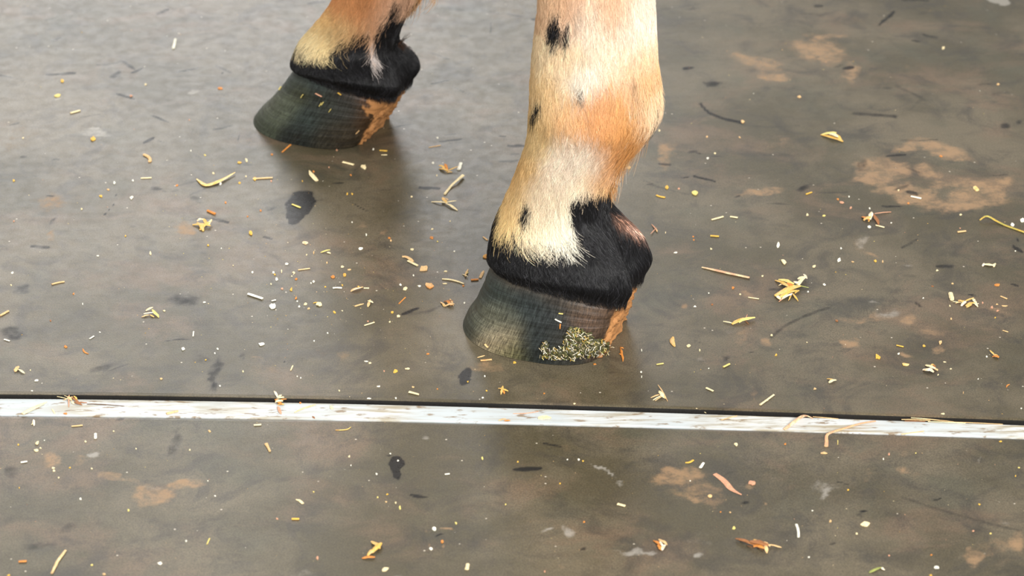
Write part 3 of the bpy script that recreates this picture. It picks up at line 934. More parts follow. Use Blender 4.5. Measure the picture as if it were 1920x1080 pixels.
def tube_geo(pts, wd, ht, nseg=6, jit=0.0):
    """a flat oval stalk along pts; wd, ht full width and height at each station"""
    pts = np.asarray(pts, float)
    n = len(pts)
    d = np.gradient(pts, axis=0)
    d /= np.linalg.norm(d, axis=1, keepdims=True) + 1e-12
    side = np.cross(d, [0, 0, 1.0])
    side /= np.linalg.norm(side, axis=1, keepdims=True) + 1e-12
    upv = np.cross(side, d)
    V = []
    for k in range(n):
        for s in range(nseg):
            a = 2 * math.pi * s / nseg
            V.append(pts[k] + side[k] * (wd[k] / 2 * math.cos(a)) + upv[k] * (ht[k] / 2 * math.sin(a)) + rng.normal(0, jit, 3))
    F_ = []
    for k in range(n - 1):
        for s in range(nseg):
            a, b = k * nseg + s, k * nseg + (s + 1) % nseg
            F_.append((a, b, b + nseg, a + nseg))
    F_.append(tuple(range(nseg))[::-1])
    F_.append(tuple((n - 1) * nseg + s for s in range(nseg)))
    return np.array(V), F_


def vcol(n, col, var=.10, col2=None):
    c = lin(PAL[col])[None] * np.ones((n, 1))
    if col2:
        t = rng.random(n)[:, None] ** 1.5
        c = c * (1 - t) + lin(PAL[col2])[None] * t
    return np.clip(c * rng.uniform(1 - var, 1 + var, (n, 1)), 0, .95)


def put(name, V, F_, C, origin, parent=None):
    o = new_mesh(name, V, F_, m_straw, False, {'Col': C}, origin=origin if parent is None else None)
    if parent is not None:
        o.parent = parent
    return o


def stalk(x1, y1, x2, y2, w, col, label, bend=0.0, name='straw_stub', cat='straw', group=None, col2=None, taper=1.0):
    a, b = on_floor(x1, y1), on_floor(x2, y2)
    s = mpp((a + b) / 2)
    w_ = w * s * .95
    h_ = max(w_ * .5, .0007)
    t = np.linspace(0, 1, 4)[:, None]
    pts = a * (1 - t) + b * t
    pts[:, :2] += (np.sin(np.linspace(0, math.pi, 4)) * bend)[:, None] * np.array([-(b - a)[1], (b - a)[0]])[None]
    pts[:, 2] += h_ / 2
    wd = w_ * np.linspace(1, taper, 4) * rng.uniform(.88, 1.1, 4)
    V, F_ = tube_geo(pts, wd, np.full(4, h_), 6)
    V[:, 2] = np.maximum(V[:, 2], min(a[2], b[2]))
    org = (a + b) / 2
    return tag(put(name, V, F_, vcol(len(V), col, .1, col2), org), label, cat, group)


def curl(pts_px, w, col, label, lift=(), name='straw_curl', cat='straw', group=None, col2=None, ends=(.3, .3), flat=.35):
    P = np.array([on_floor(*p) for p in pts_px])
    s = mpp(P.mean(0))
    n = 3 * (len(P) - 1) + 1
    u, k = np.linspace(0, len(P) - 1, n), np.arange(len(P))
    pts = np.stack([np.interp(u, k, P[:, c]) for c in range(3)], 1)
    for _ in range(2):
        pts[1:-1] = (pts[:-2] + 2 * pts[1:-1] + pts[2:]) / 4
    wd = w * s * np.interp(np.linspace(0, 1, n), [0, .3, .7, 1], [ends[0], 1, 1, ends[1]])
    ht = np.maximum(wd * flat, .0006)
    z0 = P[:, 2].min()
    pts[:, 2] = np.maximum(pts[:, 2], z0) + ht / 2
    if lift:
        lz = np.interp(np.linspace(0, 1, n), np.linspace(0, 1, len(lift)), lift)
        # raising a point shows it higher in the picture, so step it towards the viewer by the same sight line
        pts[:, 2] += lz
        pts[:, 1] -= lz / math.tan(PITCH)
    V, F_ = tube_geo(pts, wd, ht, 6)
    V[:, 2] = np.maximum(V[:, 2], z0)
    org = pts.mean(0)
    org[2] = z0
    return tag(put(name, V, F_, vcol(len(V), col, .1, col2), org), label, cat, group)


def flake(x, y, w, h, col, label, name='straw_flake', cat='straw', group=None, ang=0.0, n=9, col2=None, curlz=1.0):
    c0_ = on_floor(x, y)
    r = np.random.default_rng(int(x * 7 + y * 13))
    ring_ = []
    for k in range(n):
        a = 2 * math.pi * (k + r.uniform(-.25, .25)) / n
        q = r.uniform(.55 if n < 7 else .72, 1.15)
        dx, dy = w / 2 * math.cos(a) * q, h / 2 * math.sin(a) * q
        t = math.radians(ang)
        ring_.append(on_floor(x + dx * math.cos(t) + dy * math.sin(t), y - dx * math.sin(t) + dy * math.cos(t)))
    R = np.array(ring_)
    R[:, 2] = c0_[2]
    s = mpp(c0_)
    th_ = max(.0006, min(w, h) * s * .28)
    lo, hi = R.copy(), R.copy()
    up_ = r.uniform(0, 1, n) * th_ * .8 * curlz
    lo[:, 2] += up_ * .6
    hi[:, 2] += th_ * .5 + up_
    cl, ch = c0_ + [0, 0, 0], c0_ + [0, 0, th_]
    V = np.vstack([lo, hi, [cl], [ch]])
    F_ = []
    for k in range(n):
        j = (k + 1) % n
        F_ += [(k, j, n + j, n + k), (2 * n, j, k), (2 * n + 1, n + k, n + j)]
    return tag(put(name, V, F_, vcol(len(V), col, .12, col2), c0_), label, cat, group)


def cluster(x, y, label, segs, name='straw_cluster', cat='straw clump'):
    """segs: (x1,y1,x2,y2,width px,colour[,height px at 1, height px at 2]) offsets from x,y; each blade a part"""
    c0_ = on_floor(x, y)
    s = mpp(c0_)
    root = bpy.data.objects.new(name, None)
    COL.objects.link(root)
    root.location = c0_
    root.empty_display_size = .01
    tag(root, label, cat)
    for sg in segs:
        x1, y1, x2, y2, w, col = sg[:6]
        h1, h2 = (sg[6], sg[7]) if len(sg) > 6 else (0, 2)
        a, b = on_floor(x + x1, y + y1 + h1 * .87), on_floor(x + x2, y + y2 + h2 * .87)
        zb = c0_[2]
        a[2], b[2] = zb + h1 * s, zb + h2 * s
        t = np.linspace(0, 1, 5)[:, None]
        pts = a * (1 - t) + b * t
        w_ = w * s
        ht = np.full(5, max(w_ * .22, .0006))
        pts[:, 2] += ht / 2 + np.sin(np.linspace(0, math.pi, 5)) * w_ * .25
        pts[:, :2] += rng.normal(0, w_ * .08, (5, 2))
        wd = w_ * np.array([.45, .9, 1, .85, .35]) * rng.uniform(.85, 1.1, 5)
        V, F_ = tube_geo(pts, wd, ht, 6)
        V[:, 2] = np.maximum(V[:, 2], zb)
        put('blade', V - c0_, F_, vcol(len(V), col, .14, 't' if col in 'yw' else None), None, root)
    return root


# ---- the bits one can tell apart, each with its own place
stalk(325, 92, 329, 74, 5, 'w', 'small white straw stub standing out alone above and left of the far hoof')
flake(108, 180, 14, 6, 'l', 'pale greenish flake lying at the upper left of the rear mat', ang=15)
stalk(132, 213, 150, 208, 5, 'c', 'cream straw stub left of the far hoof, the leftmost stub of the upper rows')
flake(413, 166, 10, 5, 'o', 'orange chip on the mat close to the left of the far hoof')
flake(175, 261, 10, 9, 'y', 'golden yellow crumb alone on the mat, well left of the far hoof toe')
stalk(270, 291, 281, 304, 7, 't', 'tan curled straw stub left of and a little below the far hoof toe', bend=.15)
stalk(264, 335, 284, 334, 4, 'c', 'level cream straw stub left of the long yellow shred')
curl([(369, 336), (377, 343), (386, 350), (402, 345), (420, 337), (441, 324)], 9, 'y', 'long hooked yellow straw shred left of the far hoof', (.0006, .0004, .0002, .0006, .001, .0015), col2='c')
stalk(389, 396, 403, 402, 7, 'o', 'orange-tan straw stub just above the curled yellow husk')
cluster(380, 420, 'curled yellow husk with a white bit, left of the wet black patch', [(-18, 2, 14, 4, 9, 'y', 0, 3), (-6, 12, 17, -6, 8, 'y', 0, 5), (-8, -2, 2, 14, 8, 'y', 3, 0), (-10, -5, 0, -8, 8, 'w', 2, 4), (10, 4, 17, -8, 5, 'c', 2, 7), (2, -9, 8, 3, 7, 'y', 4, 1)])
flake(470, 438, 7, 9, 'y', 'yellow crumb on the mat left of the wet black patch')
stalk(97, 534, 121, 529, 5, 't', 'tan straw stub near the left edge of the rear mat', bend=.06)
cluster(283, 587, 'small white and yellow straw knot on the left of the rear mat', [(-14, 2, 10, -1, 4, 'w', 2, 3), (-9, -4, 4, -10, 6, 'c', 0, 3), (2, -6, 15, 9, 6, 'l', 4, 0), (-17, 8, -4, 4, 4, 't', 0, 1), (-2, 4, 6, 8, 4, 'y', 1, 0)])
stalk(0, 593, 16, 584, 6, 't', 'tan straw stub cut by the left edge of the photo')
stalk(8, 637, 18, 640, 4, 'w', 'white sliver on the dark scuff at the left edge')
stalk(168, 636, 176, 631, 4, 'w', 'tiny white sliver halfway between the left edge straw and the white strip')
curl([(155, 654), (158, 661), (166, 664)], 4, 'o', 'tiny hooked orange thread on the left of the rear mat')
cluster(35, 694, 'bent tan straw stub of two short pieces near the left end of the strip', [(-7, 4, 0, -6, 8, 't', 0, 2), (0, -1, 12, 7, 5, 'c', 2, 0)])
flake(68, 714, 8, 4, 'w', 'white chip between the bent tan stub and the strip', ang=10)
flake(343, 655, 7, 6, 'w', 'white crumb above the dark vertical smear')
stalk(362, 631, 363, 622, 3, 'w', 'thin white upright sliver left of the dark vertical smear')
stalk(465, 552, 492, 561, 7, 'w', 'thick white straw stub level with the middle of the near hoof, at left')
stalk(529, 286, 545, 272, 4, 'o', 'slanting orange straw stub touching the toe of the far hoof')
stalk(474, 336, 511, 334, 5, 't', 'tan straw stalk lying level below the far hoof toe', col2='c')
curl([(580, 320), (584, 329), (590, 335), (594, 340)], 9, 'c', 'cream straw shard pointing down below the middle of the far hoof', ends=(.2, .8))
stalk(643, 305, 663, 310, 6, 'c', 'cream straw flake below the heel of the far hoof')
flake(682, 314, 11, 8, 'c', 'short cream chip right of the cream flake below the far hoof', ang=-20)
stalk(712, 283, 726, 284, 5, 'y', 'yellow stub, upper of a close pair beside the far heel')
stalk(715, 291, 726, 291, 3, 'c', 'pale thin stub, lower of a close pair beside the far heel')
stalk(804, 277, 826, 273, 2, 't', 'very thin tan straw right of the far heel')
cluster(836, 317, 'yellow broken straw tuft between far hoof and near pastern', [(-12, 0, 4, 4, 7, 'y', 0, 3), (-12, -6, -2, 0, 7, 'y', 3, 1), (-2, -9, 3, 2, 6, 'o', 5, 0), (0, 6, 22, -4, 4, 'y', 0, 6), (2, 7, 12, 6, 4, 'y', 0, 1)])
stalk(860, 319, 864, 307, 7, 'w', 'blocky white straw bit beside the yellow tuft')
curl([(868, 331), (858, 339), (848, 347), (840, 357), (834, 365)], 5, 'c', 'thin cream stalk with a round knob at its upper end', ends=(1.5, 1.1), flat=.6, cat='straw', lift=(.001, .002, .001, 0, 0))
cluster(833, 382, 'crossed cream straws left of the near pastern', [(-24, -3, 6, -1, 5, 'c', 0, 3), (2, -1, 23, -5, 4, 'c', 2, 6), (4, 0, 25, 13, 6, 'c', 3, 0), (-3, -11, 3, 0, 7, 'y', 4, 2), (1, -10, 8, -6, 3, 't', 2, 3)])
stalk(548, 384, 563, 390, 5, 'l', 'pale straw stub lying on the wet black patch')
cluster(611, 473, 'yellow-green stub with a crumb below the wet black patch', [(-9, 1, 8, -4, 5, 'l', 0, 2), (2, 1, 8, 3, 5, 'c', 0, 0)])
flake(572, 456, 11, 6, 't', 'tan and white crumb below the wet black patch', col2='w')
flake(676, 467, 9, 5, 'w', 'white crumb alone below and right of the wet black patch', ang=15)
stalk(559, 507, 581, 504, 4, 't', 'thin tan stub, left of the straws gathered near the hoof', col2='c')
curl([(754, 482), (762, 482), (770, 487), (775, 491)], 7, 't', 'tan curled shaving, upper one of a touching pair left of the near coronet', ends=(.9, .5))
stalk(765, 490, 783, 499, 6, 'c', 'cream stub, lower one of a touching pair left of the near coronet')
flake(794, 505, 15, 10, 't', 'tan flake just right of the touching straw pair', ang=10)
flake(806, 537, 17, 9, 'o', 'orange-tan flake nearer to the hoof than the other flakes', ang=-20, col2='t')
flake(912, 482, 15, 9, 'y', 'bright yellow flake touching the front of the near coronet', col2='o')
stalk(906, 445, 914, 451, 4, 't', 'little tan stub left of the black coronet of the near hoof')
stalk(624, 541, 641, 541, 5, 'w', 'level white straw stub in the middle of the left scatter', bend=.08)
cluster(670, 543, 'tan split straw with a yellow crumb in the left scatter', [(-13, 4, 9, -4, 7, 't', 0, 2), (-8, 1, 6, -3, 3, 'w', 3, 4), (0, -6, 4, -4, 4, 'y', 0, 0)])
stalk(682, 541, 692, 541, 4, 'c', 'small cream stub right of the tan split straw')
flake(511, 575, 12, 10, 'w', 'white angular flake under the thick white straw stub')
stalk(509, 565, 517, 563, 4, 'w', 'small white sliver between thick white stub and white flake')
flake(598, 571, 12, 9, 'c', 'cream flake with a yellow thread at its left')
curl([(587, 569), (592, 567), (597, 568)], 3, 'y', 'yellow thread touching the cream flake')
curl([(665, 575), (674, 572), (682, 570)], 5, 't', 'arrow-shaped tan shard, left one of two tan shards', ends=(1, .4))
cluster(693, 570, 'Y-shaped tan husk, right one of two tan shards', [(-4, 6, 0, -4, 6, 't', 0, 2), (-3, -5, 6, -2, 6, 'c', 2, 1), (-1, -6, 2, -7, 4, 't', 2, 4)])
flake(624, 520, 9, 6, 'o', 'orange crumb, left one of two orange crumbs in the left scatter')
flake(646, 516, 6, 8, 'y', 'orange-yellow crumb, right one of two orange crumbs in the left scatter', ang=30, col2='o')
stalk(683, 611, 702, 605, 4, 'c', 'thin cream stub at the bottom of the left scatter')
curl([(829, 524), (842, 525), (856, 528), (870, 533)], 4, 'c', 'long thin pale stem left of the near hoof wall', flat=.7, ends=(.8, .8))
cluster(873, 513, 'tiny crossed straw knot touching the shade of the near hoof toe', [(-6, 2, 4, 6, 3, 'c'), (4, -8, -1, 6, 4, 't'), (-2, 4, 5, -2, 3, 'l')])
stalk(883, 526, 897, 525, 6, 'o', 'orange stub close to the front wall of the near hoof')
curl([(900, 522), (904, 514), (907, 508)], 6, 't', 'tan shard leaning at the front wall of the near hoof', ends=(.9, .4))
cluster(838, 569, 'brown-tan straw clump left of the near hoof toe', [(-12, -2, -2, 6, 4, 't', 0, 1), (-6, -3, 12, -4, 7, 'b', 0, 3), (-2, 4, 13, 2, 8, 't', 0, 3), (6, -8, 12, 5, 4, 't', 4, 0), (0, -4, 8, 4, 7, 'o', 3, 1), (-8, 2, -5, 7, 3, 'y', 0, 0)])
stalk(748, 570, 760, 558, 3, 'o', 'thin rusty stub slanting between left scatter and near hoof')
flake(490, 646, 11, 6, 'w', 'white crumb alone below the left scatter')
stalk(545, 695, 549, 686, 3, 'c', 'thin upright cream sliver above the feathered straw knot')
curl([(895, 671), (902, 669), (909, 667)], 4, 't', 'tan curl right below the near hoof toe')
stalk(901, 677, 922, 675, 5, 'o', 'orange stub lying just below the near hoof', col2='t')
cluster(943, 732, 'yellow star-shaped leaf scrap between near hoof and strip', [(-8, -3, 3, -1, 5, 'y', 0, 2), (0, -8, -4, 8, 5, 'y', 2, 0), (-1, -2, 10, 2, 5, 'y', 2, 0), (0, 0, 3, 7, 4, 'o', 1, 0)], 'leaf_scrap', 'leaf')
stalk(767, 736, 785, 741, 7, 'c', 'pale flake lying just above the strip, left of the star-shaped scrap', taper=.7)
flake(741, 697, 9, 6, 'y', 'yellow crumb left of the small black spot below the near hoof', ang=20)
flake(764, 692, 9, 3, 'c', 'thin cream sliver left of the small black spot below the near hoof')
# right side of the rear mat
cluster(1560, 258, 'folded yellow-green dry leaf at the upper right', [(-20, -4, 20, 8, 9, 'y', 0, 1), (-18, -5, 8, -8, 9, 'l', 2, 6), (4, -8, 20, 8, 7, 'y', 6, 0), (-4, -6, 10, 0, 9, 'c', 6, 5)], 'dry_leaf', 'leaf')
flake(1250, 352, 7, 8, 'y', 'yellow crumb, upper one right of the near pastern', ang=40)
stalk(1231, 367, 1247, 371, 5, 'y', 'yellow curved stub right of the near pastern', bend=-.1)
flake(1303, 363, 13, 8, 'l', 'pale yellow flake further right of the near pastern')
stalk(1511, 365, 1522, 361, 4, 'y', 'yellow sliver below the folded dry leaf')
stalk(1334, 413, 1356, 407, 5, 'c', 'cream stub, left one of two in a row right of the near fetlock')
stalk(1369, 407, 1383, 409, 5, 'c', 'cream stub, right one of two in a row right of the near fetlock')
cluster(1633, 408, 'brown and white straw clump with a long thin stem, below the mud print', [(-17, -1, -3, 5, 8, 'o', 0, 3), (-14, 6, 0, 0, 9, 'y', 0, 4), (-4, 8, -1, -4, 5, 'y', 0, 3), (-2, 4, 1, -10, 8, 'w', 2, 7), (3, -7, 15, 14, 7, 'b', 4, 0), (6, 0, 12, 8, 4, 't', 3, 1), (6, -7, 38, -10, 3, 'p', 2, 0)])
stalk(1642, 423, 1658, 427, 4, 'c', 'pale stub below the brown and white straw clump')
flake(1630, 426, 7, 5, 'w', 'white crumb below the brown and white straw clump')
cluster(1230, 430, 'tiny pinkish forked twig right of the near heel', [(-8, -9, 1, 3, 3, 'p'), (1, -2, -10, 9, 2, 'p'), (0, 0, 2, 5, 3, 't')], 'twig', 'twig')
stalk(1332, 443, 1348, 444, 5, 'y', 'golden stub below the row of two cream stubs')
flake(1459, 460, 6, 11, 'w', 'white pointed shard above the big yellow straw clump', ang=-20)
flake(1469, 492, 11, 8, 'c', 'cream chip just above the big yellow straw clump', ang=-40)
flake(1526, 500, 7, 5, 'c', 'cream crumb right of and above the big yellow straw clump', ang=30)
flake(1573, 489, 10, 8, 'w', 'square white block right of the big yellow straw clump', n=6)
curl([(1316, 502), (1345, 509), (1375, 516), (1405, 522)], 6, 'p', 'long pinkish straw stick right of the near hoof', ends=(.6, .9), flat=.6, col2='c')
flake(1830, 355, 13, 8, 'c', 'cream husk at the right end of the mud print', ang=-35, col2='y')
stalk(1708, 369, 1727, 373, 5, 'w', 'white stub lying on the mud print')
stalk(1795, 436, 1811, 434, 5, 't', 'tan stub below the right end of the mud print')
flake(1898, 422, 9, 7, 'w', 'white block beside the green stem', n=6)
flake(1917, 414, 9, 8, 'w', 'cream crumb above the green stem at the right edge')
curl([(1836, 414), (1843, 407), (1851, 407), (1866, 415), (1884, 424), (1904, 431), (1926, 439)], 5, 'g', 'long bent green stem running out at the right edge', (.001, .004, .003, .001, 0, 0, 0), name='grass_stem', cat='stem', flat=.6, ends=(.7, 1), col2='y')
cluster(1854, 498, 'pale straw stub with flared ends near the right edge', [(-12, -1, 12, 1, 8, 'c', 0, 0), (-12, 2, -9, -4, 5, 'w', 0, 1), (9, 3, 12, -4, 5, 'c', 0, 1)])
cluster(1480, 541, 'big yellow shredded straw clump right of the near hoof, the largest of all',
        [(-29, 15, 20, -4, 14, 'y', 0, 5), (-20, 18, 12, 4, 11, 'y', 0, 4), (-24, 12, 10, -5, 8, 'y', 3, 8), (-28, -15, 2, -3, 8, 'y', 0, 6), (-20, -16, 8, -8, 10, 'l', 3, 7), (-16, -9, 5, 0, 9, 'y', 2, 5), (-20, -5, -8, -9, 4, 'c', 0, 4), (-2, -12, 6, 4, 10, 'o', 6, 3),
         (-14, 20, 6, 10, 7, 'w', 2, 3), (-20, 25, 4, 10, 4, 'p', 0, 3), (-24, 14, -16, 22, 7, 'w', 1, 0), (4, 12, -2, 23, 3, 'y', 2, 0), (6, 10, 16, 24, 4, 'y', 4, 0), (8, -12, 18, -6, 8, 'w', 6, 4), (14, -3, 27, -19, 8, 'c', 2, 5), (16, -17, 32, -20, 9, 'c', 4, 5), (26, -26, 33, -18, 5, 'w', 6, 4), (6, -6, 36, -1, 4, 'g', 5, 0), (18, 4, 10, 10, 5, 'y', 3, 0)])
stalk(1403, 558, 1423, 561, 3, 'c', 'thin pale straw left of the big yellow straw clump')
cluster(1388, 600, 'curled yellow leaf blade with a fine thread across, right of the near hoof', [(-32, 3, -12, 8, 4, 'c', 1, 0), (-16, 9, 14, -3, 10, 'y', 0, 2), (-4, 5, 28, -4, 10, 'l', 2, 3), (13, -10, 9, 0, 1.5, 'p', 6, 4), (9, 2, 16, 9, 1.5, 'b', 2, 0)], 'dry_leaf', 'leaf')
curl([(1262, 632), (1259, 641), (1265, 650)], 9, 't', 'jagged tan flake right of the near heel', ends=(.4, .4), col2='y')
flake(1291, 649, 8, 5, 'c', 'cream crumb beside the jagged tan flake')
stalk(1231, 684, 1244, 682, 4, 'l', 'pale green sliver right of and below the near hoof')
stalk(1356, 689, 1368, 683, 5, 'l', 'pale yellow stub between curled leaf blade and strip')
cluster(1238, 742, 'fan-shaped tan straw splinters right above the strip', [(-18, 4, 0, -2, 4, 't', 0, 2), (-14, 9, 2, 0, 3, 'c', 0, 3), (-10, 10, 3, 2, 3, 't', 0, 3), (-4, -20, 14, 11, 3, 't', 3, 0), (-2, -8, 6, 4, 8, 'c', 4, 2), (2, -2, 9, 6, 6, 't', 3, 1)])
stalk(1324, 728, 1337, 734, 5, 'c', 'cream stub right of the fan-shaped splinters')
stalk(1425, 760, 1451, 741, 5, 'c', 'slanting cream straw stick just above the strip at right')
cluster(1559, 714, 'small yellow hooked chip above the right part of the strip', [(-8, -3, 3, -2, 4, 'y', 0, 3), (-5, 4, 8, -1, 8, 'c', 0, 1)])
flake(1646, 670, 12, 8, 'y', 'yellow chip left of the pale clump near the strip', ang=-25)
flake(1698, 684, 16, 6, 'y', 'long yellow flake beside the pale clump near the strip', ang=-5, col2='c')
cluster(1745, 692, 'pale clump of white husk and brown bits above the right part of the strip', [(-14, 2, 6, 6, 12, 'w', 0, 2), (-8, -6, 8, 0, 10, 'c', 0, 4), (4, -9, 8, 2, 6, 'b', 6, 2), (6, 0, 14, 4, 6, 't', 1, 0), (0, -8, 8, -6, 5, 'y', 6, 4)])
cluster(1864, 667, 'golden brown curled scrap with a tail near the right edge', [(-9, -10, 2, 2, 4, 'y', 4, 1), (-3, 2, 9, 4, 8, 'o', 0, 2), (0, -2, 8, 2, 5, 'y', 3, 1)])
cluster(1812, 568, 'tangled tan husks, lying beside an upright cream block', [(-26, -2, -10, 0, 2, 'c', 1, 1), (-20, 1, -4, -4, 4, 't', 0, 2), (-16, -4, -2, 0, 7, 'y', 3, 2), (-10, 6, -1, -2, 8, 'w', 0, 3), (-2, -3, 14, -9, 5, 'y', 2, 4), (-2, 6, 14, 0, 7, 'y', 0, 2), (0, 9, 10, 4, 6, 'y', 0, 1), (10, -8, 19, 2, 6, 'c', 4, 1), (14, 1, 22, 8, 5, 'c', 2, 0), (16, 4, 23, 2, 4, 'w', 1, 0)])
stalk(1782, 551, 1785, 564, 9, 'c', 'upright cream block beside the tangled tan husks')
flake(1870, 535, 11, 5, 'o', 'orange chip near the right edge of the rear mat')
stalk(1876, 556, 1888, 561, 4, 't', 'tan stub under the orange chip at right')
stalk(1880, 620, 1890, 623, 3, 't', 'thin olive stub near the right edge')
stalk(1681, 648, 1694, 651, 4, 'y', 'yellow thin stub on the faint mud smear')
flake(1763, 643, 7, 7, 't', 'tan crumb at the right end of the faint mud smear')
curl([(1887, 727), (1888, 723), (1893, 721)], 3, 'o', 'tiny hooked orange thread above the strip at far right')
cluster(1165, 662, 'rusty forked twig below the heel of the near hoof', [(-1, -8, 3, 16, 5, 'o', 0, 0), (0, 4, -4, 2, 3, 'o', 0, 1), (-2, -10, 4, -8, 4, 'o', 1, 1)], 'twig', 'twig')
# front mat
cluster(64, 793, 'white straw pair just below the left end of the strip', [(0, 6, -1, -6, 5, 'w', 0, 0), (-5, 4, -1, 1, 3, 'c', 0, 0)])
stalk(134, 800, 155, 798, 4, 't', 'thin tan stub below the left end of the strip', taper=1.3)
stalk(179, 823, 179, 814, 6, 'w', 'small upright white stub on the left of the front mat')
flake(70, 832, 9, 8, 'c', 'cream block above two small crumbs on the left of the front mat', n=6)
flake(68, 845, 9, 5, 'c', 'tan crumb below the cream block on the front mat')
stalk(39, 868, 51, 866, 5, 'w', 'white stub near the left edge of the front mat')
curl([(97, 1076), (104, 1062), (108, 1053), (115, 1044), (123, 1033)], 6, 't', 'long slanting two-toned straw at the lower left corner', flat=.6, ends=(.8, .8), col2='c')
stalk(35, 1054, 50, 1053, 6, 'o', 'orange stub at the lower left corner')
flake(300, 1057, 10, 6, 'w', 'white crumb right of the long slanting straw')
stalk(388, 1021, 393, 1010, 3, 'l', 'faint thin pale straw at the bottom left')
stalk(499, 833, 506, 847, 7, 't', 'tan straw stub leaning down on the front mat, left of the black spot', taper=.7)
stalk(476, 798, 490, 797, 5, 'c', 'cream stub just under the strip at left of the centre')
curl([(629, 807), (640, 807), (652, 806), (658, 801)], 3, 'l', 'thin pale thread with a reddish end under the strip', col2='o')
curl([(555, 937), (562, 939), (568, 945)], 6, 'c', 'little pale crescent on the front mat', ends=(.4, .9))
stalk(547, 974, 561, 974, 6, 'y', 'yellow capsule-shaped stub below the pale crescent')
cluster(699, 1031, 'zigzag yellow-brown leaf scrap at the bottom, left of the centre', [(-2, -15, 16, -2, 9, 'y', 2, 1), (15, -12, 0, 6, 11, 'y', 3, 1), (4, 0, -10, 12, 9, 'y', 2, 0), (-20, 17, 4, 14, 8, 'o', 0, 1)], 'dry_leaf', 'leaf')
flake(814, 993, 9, 8, 'w', 'white block on the front mat below the centre', n=7)
flake(808, 1030, 7, 6, 'w', 'white crumb at the bottom below the white block')
stalk(875, 1069, 877, 1059, 8, 'c', 'cream stub at the bottom edge near the centre')
flake(722, 1068, 13, 7, 'c', 'pale chip at the bottom edge below the zigzag leaf scrap', ang=25)
stalk(834, 890, 843, 889, 4, 'w', 'tiny white stub right of the front black spot')
stalk(1158, 946, 1172, 950, 7, 'c', 'cream capsule-shaped stub at the middle right of the front mat')
curl([(1285, 868), (1293, 868), (1300, 863)], 5, 'y', 'yellow hooked curl on the front mud stain', ends=(.8, .9))
stalk(1313, 878, 1319, 869, 6, 'w', 'white stub beside the yellow hooked curl')
flake(1380, 834, 8, 6, 'c', 'cream chip under the strip right of the centre', ang=-30)
flake(1331, 931, 9, 6, 't', 'tan crumb at the lower edge of the front mud stain')
curl([(1340, 889), (1352, 897), (1362, 906), (1370, 918), (1390, 928)], 12, 'p', 'long pinkish peeled shaving right of the front mud stain', ends=(.8, .25), flat=.1)
flake(1410, 906, 14, 8, 'p', 'small pink flake right of the long pinkish shaving')
cluster(1239, 1022, 'orange and white husk clump at the bottom, right of the centre', [(-14, -8, 4, 2, 7, 'o', 0, 2), (-4, -10, 12, 0, 7, 't', 2, 2), (-6, 0, 2, 10, 7, 'o', 2, 0), (-2, -6, 4, 4, 5, 'w', 5, 2), (2, 10, 8, 0, 7, 'w', 0, 2)])
cluster(1420, 1021, 'large brown dried leaf with a tail at the bottom right', [(-42, -11, -10, -2, 8, 'b', 3, 6), (-34, -8, 4, 4, 9, 'b', 1, 6), (-12, -4, 18, 2, 14, 'b', 8, 6), (-8, 4, 12, 8, 12, 'o', 4, 4), (-6, -9, 2, 0, 7, 'y', 9, 6), (10, -4, 24, 4, 8, 't', 8, 2), (14, 0, 18, 17, 7, 't', 6, 0), (20, 1, 45, 6, 5, 't', 3, 0), (-20, 2, -8, 8, 6, 'd', 0, 1), (0, 6, 10, 12, 6, 'd', 0, 1)], 'dry_leaf', 'leaf')
stalk(1493, 984, 1497, 1008, 5, 'w', 'white straw stub standing up and down at the lower right', bend=.04)
flake(1622, 984, 18, 9, 'c', 'cream flake at the lower right of the front mat', ang=15)
cluster(1644, 1068, 'green stub with a white end at the bottom right edge', [(-14, 7, 8, -4, 7, 'g', 0, 1), (8, -3, 14, 2, 6, 'w', 1, 0)])
flake(1756, 1065, 10, 5, 'w', 'white crumb at the bottom right edge')
# on the strip and in the joint
curl([(42, 777), (56, 770), (70, 763), (88, 754)], 9, 'c', 'broad pale straw lying across the left end of the white strip', ends=(.9, .3))
stalk(98, 768, 103, 776, 3, 'c', 'small pale sliver on the strip right of the broad pale straw')
cluster(133, 748, 'tangled brown chaff knot caught in the joint at the left of the strip', [(-26, -4, -4, 1, 1.5, 'c', 2, 3), (-18, -8, 0, -1, 1.2, 'c', 4, 3), (-14, 3, 4, -4, 3, 't', 1, 4), (-6, -4, 2, 4, 6, 't', 4, 2), (-3, -8, -4, 16, 3, 'p', 5, 0), (2, -2, 16, 8, 5, 'b', 4, 0), (4, 6, 22, 12, 6, 'b', 1, 0), (8, 8, 30, 8, 5, 'b', 0, 0), (0, 6, 6, 10, 5, 'c', 1, 0), (30, 10, 66, 12, 3, 'd', 0, 0), (6, -5, 12, 2, 4, 'y', 5, 2), (44, 10, 100, 14, 2, 'd', 0, 0)])
flake(123, 776, 8, 4, 'o', 'orange chip on the strip below the brown chaff knot')
stalk(312, 777, 334, 772, 7, 't', 'tan flake lying on the lower edge of the strip', taper=.6)
cluster(523, 751, 'orange straw knot with a white feather tip, on the far edge of the strip', [(-9, -4, 4, 8, 9, 'o', 0, 3), (-8, 4, 8, 2, 9, 'c', 2, 4), (-6, -2, 12, -6, 7, 'c', 3, 6), (-2, 8, 10, 8, 8, 'y', 0, 1), (2, 0, 14, -2, 4, 'o', 4, 5), (-2, -4, 6, -10, 6, 'c', 5, 9), (-2, -5, -8, -24, 5, 'w', 6, 14), (-2, 12, 4, 26, 6, 'p', 1, 0)])
curl([(552, 774), (566, 767), (579, 763), (592, 759)], 5, 't', 'tan straw lying aslant on the strip right of the orange knot', col2='c')
flake(622, 765, 6, 8, 'c', 'pale chip on the strip further right of the aslant straw', ang=50)
